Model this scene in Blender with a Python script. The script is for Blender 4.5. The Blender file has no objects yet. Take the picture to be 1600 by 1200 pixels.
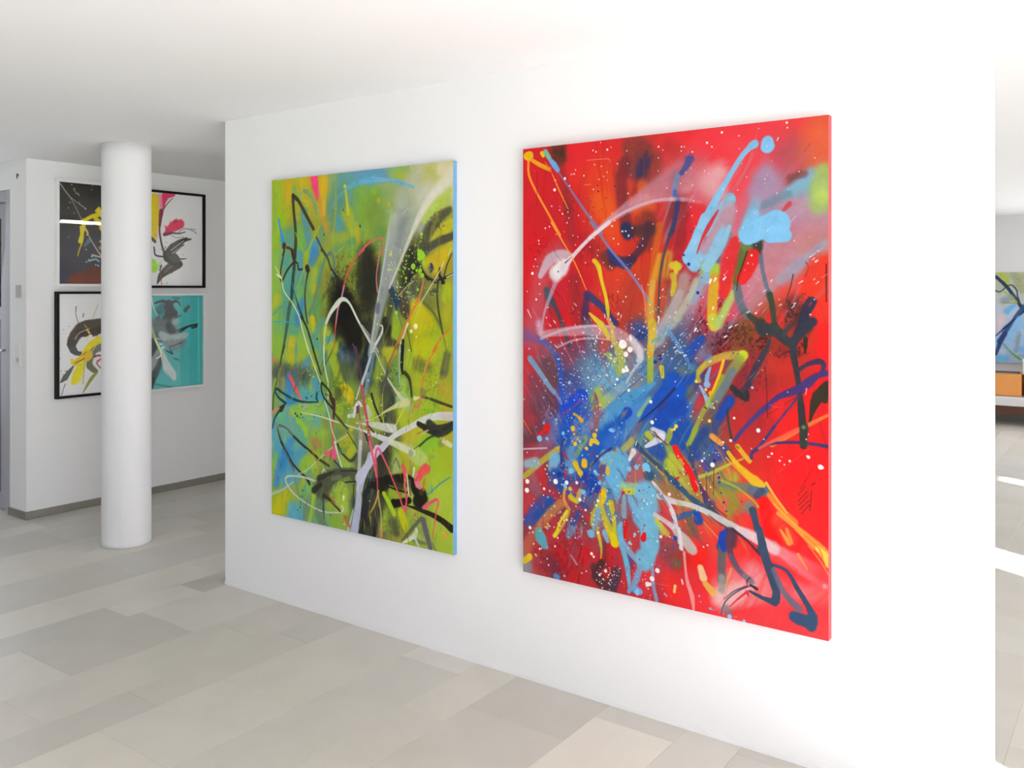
import bpy, bmesh, math, random
import numpy as np
from mathutils import Vector

SC = bpy.context.scene
COL = SC.collection
random.seed(7)
rng = np.random.default_rng(5)

# ------------------------------------------------------------------ camera
cam_d = bpy.data.cameras.new('camera')
cam = bpy.data.objects.new('camera', cam_d)
COL.objects.link(cam)
cam.location = (0, 0, 1.6)
cam.rotation_euler = (math.radians(90), 0, math.asin(0.586))
cam_d.sensor_width = 36.0
cam_d.lens = 1382 / 1600 * 36
cam_d.shift_y = -0.0925
cam_d.clip_end = 200
SC.camera = cam

# ------------------------------------------------------------------ exposure, sky, sun, window light
SC.view_settings.view_transform = 'Standard'
SC.view_settings.look = 'None'
SC.view_settings.gamma = 1.0
SC.view_settings.use_curve_mapping = False
SC.view_settings.exposure = EXPOSURE = 0.05

w = bpy.data.worlds.new('sky')
SC.world = w
w.use_nodes = True
wn = w.node_tree.nodes
wn['Background'].inputs[0].default_value = (0.84, 0.89, 1.0, 1)
wn['Background'].inputs[1].default_value = 1.6

def lamp(name, kind, loc, direction, energy, color, size=None):
    d = bpy.data.lights.new(name, kind)
    o = bpy.data.objects.new(name, d)
    COL.objects.link(o)
    o.location = loc
    o.rotation_euler = Vector(direction).to_track_quat('-Z', 'Y').to_euler()
    d.energy = energy
    d.color = color
    if kind == 'AREA':
        d.shape = 'RECTANGLE'
        d.size, d.size_y = size
    return o

SUN_ELEV = math.radians(26)
sun = lamp('sun', 'SUN', (12, -6, 6), (-0.877 * math.cos(SUN_ELEV), 0.48 * math.cos(SUN_ELEV), -math.sin(SUN_ELEV)), 48.0, (0.985, 0.965, 1.0))
sun.data.angle = math.radians(0.5)
lamp('daylight_in_front_window', 'AREA', (3.14, -0.9, 1.15), (-1, 0.1, 0), 98, (0.945, 0.955, 1.0), (4.5, 2.0))
lamp('daylight_in_glass_door', 'AREA', (-7.1, 2.96, 1.4), (0.35, -1, -0.1), 16, (0.85, 0.92, 1.0), (0.9, 1.6))
lamp('rear_room_fill', 'AREA', (1.6, 12.34, 1.35), (0, -1, 0), 150, (0.95, 0.955, 1.0), (2.7, 1.9))  # fill lamp at an added, unseen window, brightens the rear room

# strength of the room light across each artwork (left end, right end)
RL0, RL1 = 1.20, 1.65
GL0, GL1 = 0.80, 1.08
PL = (0.66, 0.60)
PLD = (0.66, 0.6)
FL = (0.78, 0.78)

# ------------------------------------------------------------------ helpers
def tag(o, label=None, cat=None, group=None, kind=None):
    if label: o['label'] = label
    if cat: o['category'] = cat
    if group: o['group'] = group
    if kind: o['kind'] = kind
    return o

def link(name, me, mat=None, parent=None, loc=(0, 0, 0)):
    o = bpy.data.objects.new(name, me)
    COL.objects.link(o)
    if mat: me.materials.append(mat)
    o.location = loc
    if parent: o.parent = parent
    return o

def empty(name, loc):
    o = bpy.data.objects.new(name, None)
    COL.objects.link(o)
    o.location = loc
    o.empty_display_size = 0.1
    return o

def bm_box(bm, a, b):
    vs = [bm.verts.new((x, y, z)) for z in (a[2], b[2]) for y in (a[1], b[1]) for x in (a[0], b[0])]
    for f in ((0, 2, 3, 1), (4, 5, 7, 6), (0, 1, 5, 4), (2, 6, 7, 3), (0, 4, 6, 2), (1, 3, 7, 5)):
        bm.faces.new([vs[i] for i in f])

def mesh_of(bm, name, bevel=0, seg=2):
    if bevel:
        bmesh.ops.bevel(bm, geom=bm.edges[:], offset=bevel, segments=seg, profile=0.5, affect='EDGES')
    bmesh.ops.recalc_face_normals(bm, faces=bm.faces[:])
    me = bpy.data.meshes.new(name)
    bm.to_mesh(me)
    bm.free()
    return me

def boxes(name, lst, mat, parent=None, bevel=0, loc=(0, 0, 0)):
    bm = bmesh.new()
    for a, b in lst: bm_box(bm, a, b)
    return link(name, mesh_of(bm, name, bevel), mat, parent, loc)

def box(name, a, b, mat, parent=None, bevel=0, loc=(0, 0, 0)):
    return boxes(name, [(a, b)], mat, parent, bevel, loc)

def cyl(name, p, r, h, mat, parent=None, axis='Z', n=24, r2=None, loc=(0, 0, 0)):
    bm = bmesh.new()
    bmesh.ops.create_cone(bm, cap_ends=True, segments=n, radius1=r, radius2=r if r2 is None else r2, depth=h)
    if axis == 'X': bmesh.ops.rotate(bm, verts=bm.verts[:], matrix=__import__('mathutils').Matrix.Rotation(math.pi / 2, 3, 'Y'))
    if axis == 'Y': bmesh.ops.rotate(bm, verts=bm.verts[:], matrix=__import__('mathutils').Matrix.Rotation(math.pi / 2, 3, 'X'))
    bmesh.ops.translate(bm, verts=bm.verts[:], vec=p)
    o = link(name, mesh_of(bm, name), mat, parent, loc)
    for f in o.data.polygons: f.use_smooth = len(f.vertices) == 4
    return o

def lin(c):
    c = np.asarray(c, dtype=float)
    return np.where(c <= 0.04045, c / 12.92, ((c + 0.055) / 1.055) ** 2.4)

def hexc(h):
    return np.array([int(h[i:i + 2], 16) for i in (0, 2, 4)]) / 255.0

def srgb(r, g, b):
    return tuple(float(x) for x in lin(np.array([r, g, b]) / 255.0)) + (1,)

# ------------------------------------------------------------------ materials
def mat_plain(name, col, rough=0.5, noise=0.0, scale=8.0, bump=0.0, bscale=60.0, metal=0.0, spec=0.5):
    m = bpy.data.materials.new(name)
    m.use_nodes = True
    nt = m.node_tree
    b = nt.nodes['Principled BSDF']
    b.inputs['Roughness'].default_value = rough
    b.inputs['Metallic'].default_value = metal
    b.inputs['Specular IOR Level'].default_value = spec
    tc = nt.nodes.new('ShaderNodeTexCoord')
    n = nt.nodes.new('ShaderNodeTexNoise')
    n.inputs['Scale'].default_value = scale
    n.inputs['Detail'].default_value = 5
    nt.links.new(tc.outputs['Object'], n.inputs['Vector'])
    r = nt.nodes.new('ShaderNodeMapRange')
    r.inputs[3].default_value = 1 - noise
    r.inputs[4].default_value = 1 + noise
    nt.links.new(n.outputs[0], r.inputs[0])
    mx = nt.nodes.new('ShaderNodeVectorMath')
    mx.operation = 'SCALE'
    mx.inputs[0].default_value = col[:3]
    nt.links.new(r.outputs[0], mx.inputs['Scale'])
    nt.links.new(mx.outputs[0], b.inputs['Base Color'])
    if bump:
        n2 = nt.nodes.new('ShaderNodeTexNoise')
        n2.inputs['Scale'].default_value = bscale
        n2.inputs['Detail'].default_value = 4
        nt.links.new(tc.outputs['Object'], n2.inputs['Vector'])
        bp = nt.nodes.new('ShaderNodeBump')
        bp.inputs['Strength'].default_value = bump
        bp.inputs['Distance'].default_value = 0.002
        nt.links.new(n2.outputs[0], bp.inputs['Height'])
        nt.links.new(bp.outputs[0], b.inputs['Normal'])
    return m

def mat_glass(name, tint=(1, 1, 1), strength=1.0):
    m = bpy.data.materials.new(name)
    m.use_nodes = True
    nt = m.node_tree
    nt.nodes.clear()
    out = nt.nodes.new('ShaderNodeOutputMaterial')
    tr = nt.nodes.new('ShaderNodeBsdfTransparent')
    tr.inputs[0].default_value = (*tint, 1)
    gl = nt.nodes.new('ShaderNodeBsdfGlossy')
    gl.inputs['Roughness'].default_value = 0.0
    fr = nt.nodes.new('ShaderNodeFresnel')
    fr.inputs[0].default_value = 1.5
    mix = nt.nodes.new('ShaderNodeMixShader')
    sc = nt.nodes.new('ShaderNodeMath')
    sc.operation = 'MULTIPLY'
    sc.inputs[1].default_value = strength
    nt.links.new(fr.outputs[0], sc.inputs[0])
    nt.links.new(sc.outputs[0], mix.inputs[0])
    nt.links.new(tr.outputs[0], mix.inputs[1])
    nt.links.new(gl.outputs[0], mix.inputs[2])
    nt.links.new(mix.outputs[0], out.inputs[0])
    return m

def mat_attr(name, rough=0.45, noise=0.06, nscale=3.0, bump=0.15, bscale=400.0, spec=0.4, rough_var=0.0):
    """base colour from the paint / stone tone stored on the mesh, varied by noise"""
    m = mat_plain(name, (1, 1, 1), rough, noise, nscale, bump, bscale, spec=spec)
    nt = m.node_tree
    a = nt.nodes.new('ShaderNodeAttribute')
    a.attribute_name = 'tone'
    mx = [n for n in nt.nodes if n.bl_idname == 'ShaderNodeVectorMath'][0]
    nt.links.new(a.outputs['Color'], mx.inputs[0])
    return m

M_WALL = mat_plain('white_wall_paint', (0.78, 0.78, 0.79), 0.85, 0.012, 2.5, 0.12, 90, spec=0.2)
M_CEIL = mat_plain('white_ceiling_paint', (0.93, 0.93, 0.94), 0.9, 0.012, 1.5, 0.1, 90, spec=0.1)
M_COLUMN = mat_plain('white_column_paint', (0.74, 0.74, 0.755), 0.7, 0.02, 6, 0.3, 40, spec=0.3)
M_JOINT = mat_plain('tile_joint', srgb(176, 171, 160), 0.9, 0.05, 20)
M_STONE = mat_attr('limestone_tile', 0.42, 0.10, 4.0, 0.12, 60, 0.45)
M_BASE = mat_plain('grey_stone_skirting', srgb(128, 126, 116), 0.5, 0.12, 14, 0.2, 50)
M_ALU = mat_plain('grey_aluminium', srgb(166, 166, 174), 0.4, 0.03, 6)
M_ALU_DARK = mat_plain('grey_door_panel', srgb(95, 98, 110), 0.4, 0.03, 6)
M_GLASS = mat_glass('clear_glass')
M_GLASS_PIC = mat_glass('picture_glass', strength=0.45)
M_BLACK = mat_plain('black_frame_lacquer', (0.004, 0.004, 0.005), 0.5, 0.1, 12, spec=0.2)
M_WHITE = mat_plain('white_frame_lacquer', (0.80, 0.80, 0.80), 0.4, 0.02, 12)
M_PLASTIC = mat_plain('white_plastic', (0.72, 0.72, 0.70), 0.35, 0.02, 20)
M_PLASTIC_G = mat_plain('grey_plastic', (0.42, 0.42, 0.41), 0.4, 0.02, 20)
M_CHROME = mat_plain('steel', (0.5, 0.5, 0.52), 0.3, 0.02, 20, metal=1.0)
M_DARK = mat_plain('dark_metal', (0.08, 0.08, 0.085), 0.5, 0.05, 20)
M_ORANGE = mat_plain('orange_wood_veneer', srgb(238, 162, 84), 0.35, 0.10, 6)
M_BENCH_SHADE = mat_plain('bench_shade_brown', srgb(150, 104, 84), 0.5, 0.15, 8)
M_CREAM = mat_plain('backing_board', (0.75, 0.73, 0.68), 0.8, 0.03, 10)
M_BOUNCE_TERRACE = mat_plain('pale_concrete', (0.45, 0.44, 0.42), 0.9, 0.1, 3)
M_GRASS = mat_plain('lawn', (0.10, 0.22, 0.04), 0.9, 0.4, 3, 0.6, 30)
M_LEAF = mat_plain('hedge_leaf', (0.06, 0.16, 0.03), 0.6, 0.4, 5)

# ------------------------------------------------------------------ room shell
ZC = 2.511
def struct(o):
    return tag(o, kind='structure')

floor = struct(box('floor', (-9.3, -3.8, -0.12), (3.5, 12.7, -0.004), M_JOINT))

def in_view(x, y):
    """is a floor point in the frame and not behind the partition or the picture wall"""
    X = 0.8103 * x + 0.586 * y; Y = -0.586 * x + 0.8103 * y
    if Y < 0.3: return False
    px = 800 + 1382 * X / Y; py = 452 + 1382 * 1.6 / Y
    if not (-60 < px < 1660 and py < 1280): return False
    if y > 2.98:
        xi = x * 2.98 / y
        if -4.08 < xi < -0.40: return False
        if x * 3.2 / y < -0.4 and x * 3.2 / y > -4.08: return False
    if x < -6.33:
        if y * -6.33 / x > 3.0: return False
    return True

# rows of random-length limestone: three widths repeating
bounds = []
k0 = -3.62
for k in range(-7, 9):
    b = k0 + k * 0.965
    bounds += [b, b + 0.32, b + 0.53]
bounds = sorted(v for v in bounds if -9.4 < v < 4.2)
KNOWN = {(-4.585, -4.265): [2.275, 3.07, 3.9], (-4.265, -4.055): [1.55, 2.40, 2.83, 3.5], (-4.055, -3.62): [1.30, 1.895, 2.475, 3.1],
         (-3.62, -3.30): [0.9, 1.625, 2.6, 3.2], (-3.30, -3.09): [1.1, 1.955, 2.7, 3.3], (-3.09, -2.655): [1.0, 1.72, 2.245, 3.1],
         (-2.655, -2.335): [1.3, 2.1, 2.85, 3.4], (-2.335, -2.125): [1.7, 2.5, 3.2], (-1.69, -1.37): [2.1, 2.865, 3.5],
         (-5.98, -5.55): [2.2, 2.91, 3.6], (-5.02, -4.585): [1.9, 2.765, 3.45]}
TONE = {(-4.585, -4.265): [1.10, 1.08, 1.05, 1.02], (-4.265, -4.055): [0.95, 0.93, 1.10, 0.93], (-4.055, -3.62): [0.97, 1.04, 0.93, 1.05],
        (-3.62, -3.30): [0.97, 0.98, 1.0, 0.99], (-3.30, -3.09): [0.94, 0.93, 0.98, 0.96], (-3.09, -2.655): [1.03, 1.05, 1.04, 1.03],
        (-2.655, -2.335): [0.98, 0.99, 1.0, 1.10], (-1.69, -1.37): [1.05, 1.13, 1.0, 1.0], (-5.98, -5.55): [1.06, 0.93, 0.97, 1.0],
        (-5.02, -4.585): [0.96, 0.95, 0.97, 0.98]}
def near(d, a, b):
    for (p, q), v in d.items():
        if abs(p - a) < 0.03 and abs(q - b) < 0.03: return v
    return None
tiles = []
for a, b in zip(bounds[:-1], bounds[1:]):
    known = near(KNOWN, a, b) or []
    tone = near(TONE, a, b) or []
    js = list(known)
    if not js: js = [random.uniform(1.5, 2.2)]
    while js[-1] < 12.5: js.append(js[-1] + random.uniform(0.45, 0.95))
    while js[0] > -3.7: js.insert(0, js[0] - random.uniform(0.45, 0.95))
    first = js.index(known[0]) if known else None
    for i, (c, d) in enumerate(zip(js[:-1], js[1:])):
        t = random.uniform(0.94, 1.06)
        if first is not None:
            j = i - first + 1
            if 0 <= j < len(tone): t = tone[j]
        a2, b2, c2, d2 = max(a, -9.2), min(b, 3.3), max(c, -3.7), min(d, 12.6)
        if b2 - a2 > 0.02 and d2 - c2 > 0.02: tiles.append((a2, b2, c2, d2, t))
STONE_COL = np.array(lin(np.array([203, 199, 190]) / 255.0))
def tile_data(a, b, c, d, t):
    g = 0.0003; h = 0.0006
    dz = random.uniform(-0.0002, 0.0002)
    vs = [(a + g, c + g, -0.02), (b - g, c + g, -0.02), (b - g, d - g, -0.02), (a + g, d - g, -0.02),
          (a + g, c + g, -h), (b - g, c + g, -h), (b - g, d - g, -h), (a + g, d - g, -h),
          (a + g + h, c + g + h, dz), (b - g - h, c + g + h, dz), (b - g - h, d - g - h, dz), (a + g + h, d - g - h, dz)]
    fs = [(0, 1, 5, 4), (1, 2, 6, 5), (2, 3, 7, 6), (3, 0, 4, 7), (4, 5, 9, 8), (5, 6, 10, 9), (6, 7, 11, 10), (7, 4, 8, 11), (8, 9, 10, 11)]
    hue = random.uniform(-1, 1)
    col = STONE_COL * t ** 1.3 * np.array([1 + 0.012 * hue, 1.0, 1 - 0.02 * hue])
    return vs, fs, col
def tone_attr(me, cols):
    at = me.color_attributes.new('tone', 'FLOAT_COLOR', 'POINT')
    at.data.foreach_set('color', np.asarray(cols, dtype=np.float32).ravel())
vis, hid = [], []
for T in tiles:
    a, b, c, d, t = T
    pts = [(a + (b - a) * i / 2, c + (d - c) * j / 3) for i in range(3) for j in range(4)]
    (vis if any(in_view(*p) for p in pts) else hid).append(T)
vis.sort(key=lambda T: (T[0] + T[1]) ** 2 + (T[2] + T[3]) ** 2)
hid += vis[295:]
for T in vis[:295]:
    vs, fs, col = tile_data(*T)
    cx, cy = (T[0] + T[1]) / 2, (T[2] + T[3]) / 2
    me = bpy.data.meshes.new('stone_tile')
    me.from_pydata([(x - cx, y - cy, z) for x, y, z in vs], [], fs)
    tone_attr(me, np.tile(np.append(col, 1), (len(vs), 1)))
    link('stone_tile', me, M_STONE, floor, (cx, cy, 0))
V, F, Cc = [], [], []
for T in hid:
    vs, fs, col = tile_data(*T)
    n = len(V)
    V += vs; F += [tuple(i + n for i in f) for f in fs]; Cc += [np.append(col, 1)] * len(vs)
me = bpy.data.meshes.new('stone_tiles')
me.from_pydata(V, [], F)
tone_attr(me, np.array(Cc))
tag(link('stone_tiles', me, M_STONE, floor), kind='stuff')

struct(box('ceiling', (-9.3, -3.8, ZC), (3.5, 12.7, ZC + 0.25), M_CEIL))
struct(box('wall_middle', (-4.077, 2.98, 0), (-0.406, 3.20, ZC), M_WALL))
struct(box('wall_light_block', (-3.3, 6.3, 0), (-3.1, 12.4, ZC), M_WALL))  # unseen wall, added to keep rear daylight off the left picture wall
struct(box('wall_left', (-6.57, 3.0, 0), (-6.33, 12.6, ZC), M_WALL))
struct(boxes('wall_entry', [((-9.1, 3.0, 0), (-7.64, 3.24, ZC)), ((-7.64, 3.0, 2.31), (-6.57, 3.24, ZC))], M_WALL))
struct(box('wall_side', (-9.2, -3.6, 0), (-9.0, 3.24, ZC), M_WALL))
struct(boxes('wall_front', [((-9.2, -3.7, 0), (-6.6, -3.5, ZC)), ((-2.4, -3.7, 0), (3.4, -3.5, ZC)), ((-6.6, -3.7, 0), (-2.4, -3.5, 0.1)), ((-6.6, -3.7, 2.2), (-2.4, -3.5, ZC))], M_WALL))
struct(boxes('wall_back', [((-6.57, 12.4, 0), (0.2, 12.6, ZC)), ((3.0, 12.4, 0), (3.4, 12.6, ZC)), ((0.2, 12.4, 0), (3.0, 12.6, 0.4)), ((0.2, 12.4, 2.3), (3.0, 12.6, ZC))], M_WALL))
OPEN = [(-3.2, 1.4, 0.12, 2.20), (3.50, 4.00, 0.0, 2.40), (5.96, 6.262, 0.0, 2.495), (11.05, 12.2, 0.1, 2.0)]  # last opening is an unseen window, added for sun bounce near the bench
lst = []
y = -3.6
for (a, b, z0, z1) in OPEN:
    lst.append(((3.2, y, 0), (3.4, a, ZC)))
    if z0 > 0: lst.append(((3.2, a, 0), (3.4, b, z0)))
    lst.append(((3.2, a, z1), (3.4, b, ZC)))
    y = b
lst.append(((3.2, y, 0), (3.4, 12.6, ZC)))
struct(boxes('wall_right', lst, M_WALL))
for i, (a, b, z0, z1) in enumerate(OPEN):
    win = struct(empty('window_%d' % (i + 1), (3.3, (a + b) / 2, z0)))
    h, hw = z1 - z0, (b - a) / 2
    f = 0.05 if i in (0, 3) else 0.012
    boxes('window_frame', [((-0.03, -hw, 0), (0.03, -hw + f, h)), ((-0.03, hw - f, 0), (0.03, hw, h)),
                           ((-0.03, -hw, 0), (0.03, hw, f)), ((-0.03, -hw, h - f), (0.03, hw, h))], M_ALU, win)
    n = 4 if i == 0 else 1
    for k in range(n):
        y0, y1 = -hw + 2 * hw * k / n, -hw + 2 * hw * (k + 1) / n
        box('window_pane', (-0.004, y0 + f, f), (0.004, y1 - f, h - f), M_GLASS, win)
        if k: box('mullion', (-0.03, y0 - 0.025, f), (0.03, y0 + 0.025, h - f), M_ALU, win)

win = struct(empty('window_5', (1.6, 12.5, 0.4)))  # unseen window, added to light the rear room
boxes('window_frame', [((-1.4, -0.03, 0), (-1.35, 0.03, 1.9)), ((1.35, -0.03, 0), (1.4, 0.03, 1.9)), ((-1.35, -0.03, 0), (1.35, 0.03, 0.05)), ((-1.35, -0.03, 1.85), (1.35, 0.03, 1.9))], M_ALU, win)
for k in range(3):
    box('window_pane', (-1.34 + 0.9 * k, -0.004, 0.05), (-0.46 + 0.9 * k, 0.004, 1.85), M_GLASS, win)
    if k: box('mullion', (-1.37 + 0.9 * k, -0.03, 0.05), (-1.33 + 0.9 * k, 0.03, 1.85), M_ALU, win)

win = struct(empty('window_6', (-4.5, -3.6, 0.1)))  # unseen window, added so its sun patch bounces onto ceiling and walls
boxes('window_frame', [((-2.1, -0.03, 0), (-2.05, 0.03, 2.1)), ((2.05, -0.03, 0), (2.1, 0.03, 2.1)), ((-2.05, -0.03, 0), (2.05, 0.03, 0.05)), ((-2.05, -0.03, 2.05), (2.05, 0.03, 2.1))], M_ALU, win)
for k in range(3):
    box('window_pane', (-2.03 + 1.366 * k, -0.004, 0.05), (-0.70 + 1.366 * k, 0.004, 2.05), M_GLASS, win)
    if k: box('mullion', (-2.06 + 1.366 * k, -0.03, 0.05), (-2.01 + 1.366 * k, 0.03, 2.05), M_ALU, win)

bb = struct(empty('baseboard_left', (-6.33, 3.0, 0)))
ys = [0.0, 0.62, 1.55, 2.5, 3.6, 4.9, 6.4, 7.9, 9.4]
for a, b in zip(ys[:-1], ys[1:]):
    box('skirting_piece', (0, a - (0.012 if a == 0 else -0.0008), 0), (0.012, b - 0.0008, 0.054), M_BASE, bb, 0.0008)
box('skirting_piece', (-0.245, -0.012, 0), (-0.0008, 0, 0.054), M_BASE, bb, 0.0008)
bb = struct(empty('baseboard_back', (-6.33, 12.4, 0)))
for k in range(8):
    box('skirting_piece', (k * 1.19 + 0.001, -0.012, 0), (k * 1.19 + 1.189, 0, 0.06), M_BASE, bb, 0.0008)
struct(box('trim_1', (-4.077, 2.976, 0), (-0.406, 2.98, 0.016), M_WALL))

# half-glazed entry door
door = struct(empty('door_1', (-7.105, 3.06, 0)))
boxes('door_frame', [((-0.535, -0.055, 0), (-0.455, 0.05, 2.31)), ((0.455, -0.055, 0), (0.535, 0.05, 2.31)), ((-0.455, -0.055, 2.23), (0.455, 0.05, 2.31))], M_ALU, door, 0.004)
leaf = boxes('door_leaf', [((-0.45, -0.02, 0.01), (-0.315, 0.03, 2.22)), ((0.315, -0.02, 0.01), (0.45, 0.03, 2.22)),
                           ((-0.315, -0.02, 2.12), (0.315, 0.03, 2.22)), ((-0.315, -0.02, 1.38), (0.315, 0.03, 1.47)), ((-0.315, -0.02, 0.01), (0.315, 0.03, 0.12))], M_ALU, door)
box('glass', (-0.315, 0.0, 1.47), (0.315, 0.008, 2.12), M_GLASS, leaf)
box('lower_panel', (-0.315, -0.005, 0.12), (0.315, 0.015, 1.38), M_ALU_DARK, leaf)
cyl('door_handle', (0.40, -0.05, 1.16), 0.009, 0.06, M_CHROME, leaf, 'Y')
cyl('keyhole', (0.40, -0.022, 1.07), 0.012, 0.006, M_DARK, leaf, 'Y')

# ------------------------------------------------------------------ column
def column():
    r, n = 0.146, 64
    bm = bmesh.new()
    zs = [0, 0.006, 0.03, 0.08, 0.16, 0.3, 0.6, 1.0, 1.5, 2.0, 2.4, ZC]
    rings = []
    for j, z in enumerate(zs):
        ring = []
        for i in range(n):
            a = 2 * math.pi * i / n
            rr = r + 0.0009 * math.sin(i * 2.7) * (1.5 if z < 0.3 else 0.6) + 0.0006 * math.sin(3 * z + i)
            if z < 0.2: rr -= 0.0016 * (i % 4 == 0) * (1 - z / 0.2)
            if j == 0: rr -= 0.004
            ring.append(bm.verts.new((rr * math.cos(a), rr * math.sin(a), z)))
        rings.append(ring)
    for p, q in zip(rings[:-1], rings[1:]):
        for i in range(n):
            f = bm.faces.new((p[i], p[(i + 1) % n], q[(i + 1) % n], q[i]))
            f.smooth = True
    bm.faces.new(rings[0][::-1]); bm.faces.new(rings[-1])
    me = bpy.data.meshes.new('column'); bm.to_mesh(me); bm.free()
    o = link('column', me, M_COLUMN, None, (-5.246, 3.10, 0))
    tag(o, 'round white column in front of the framed pictures', 'column')
column()

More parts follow.
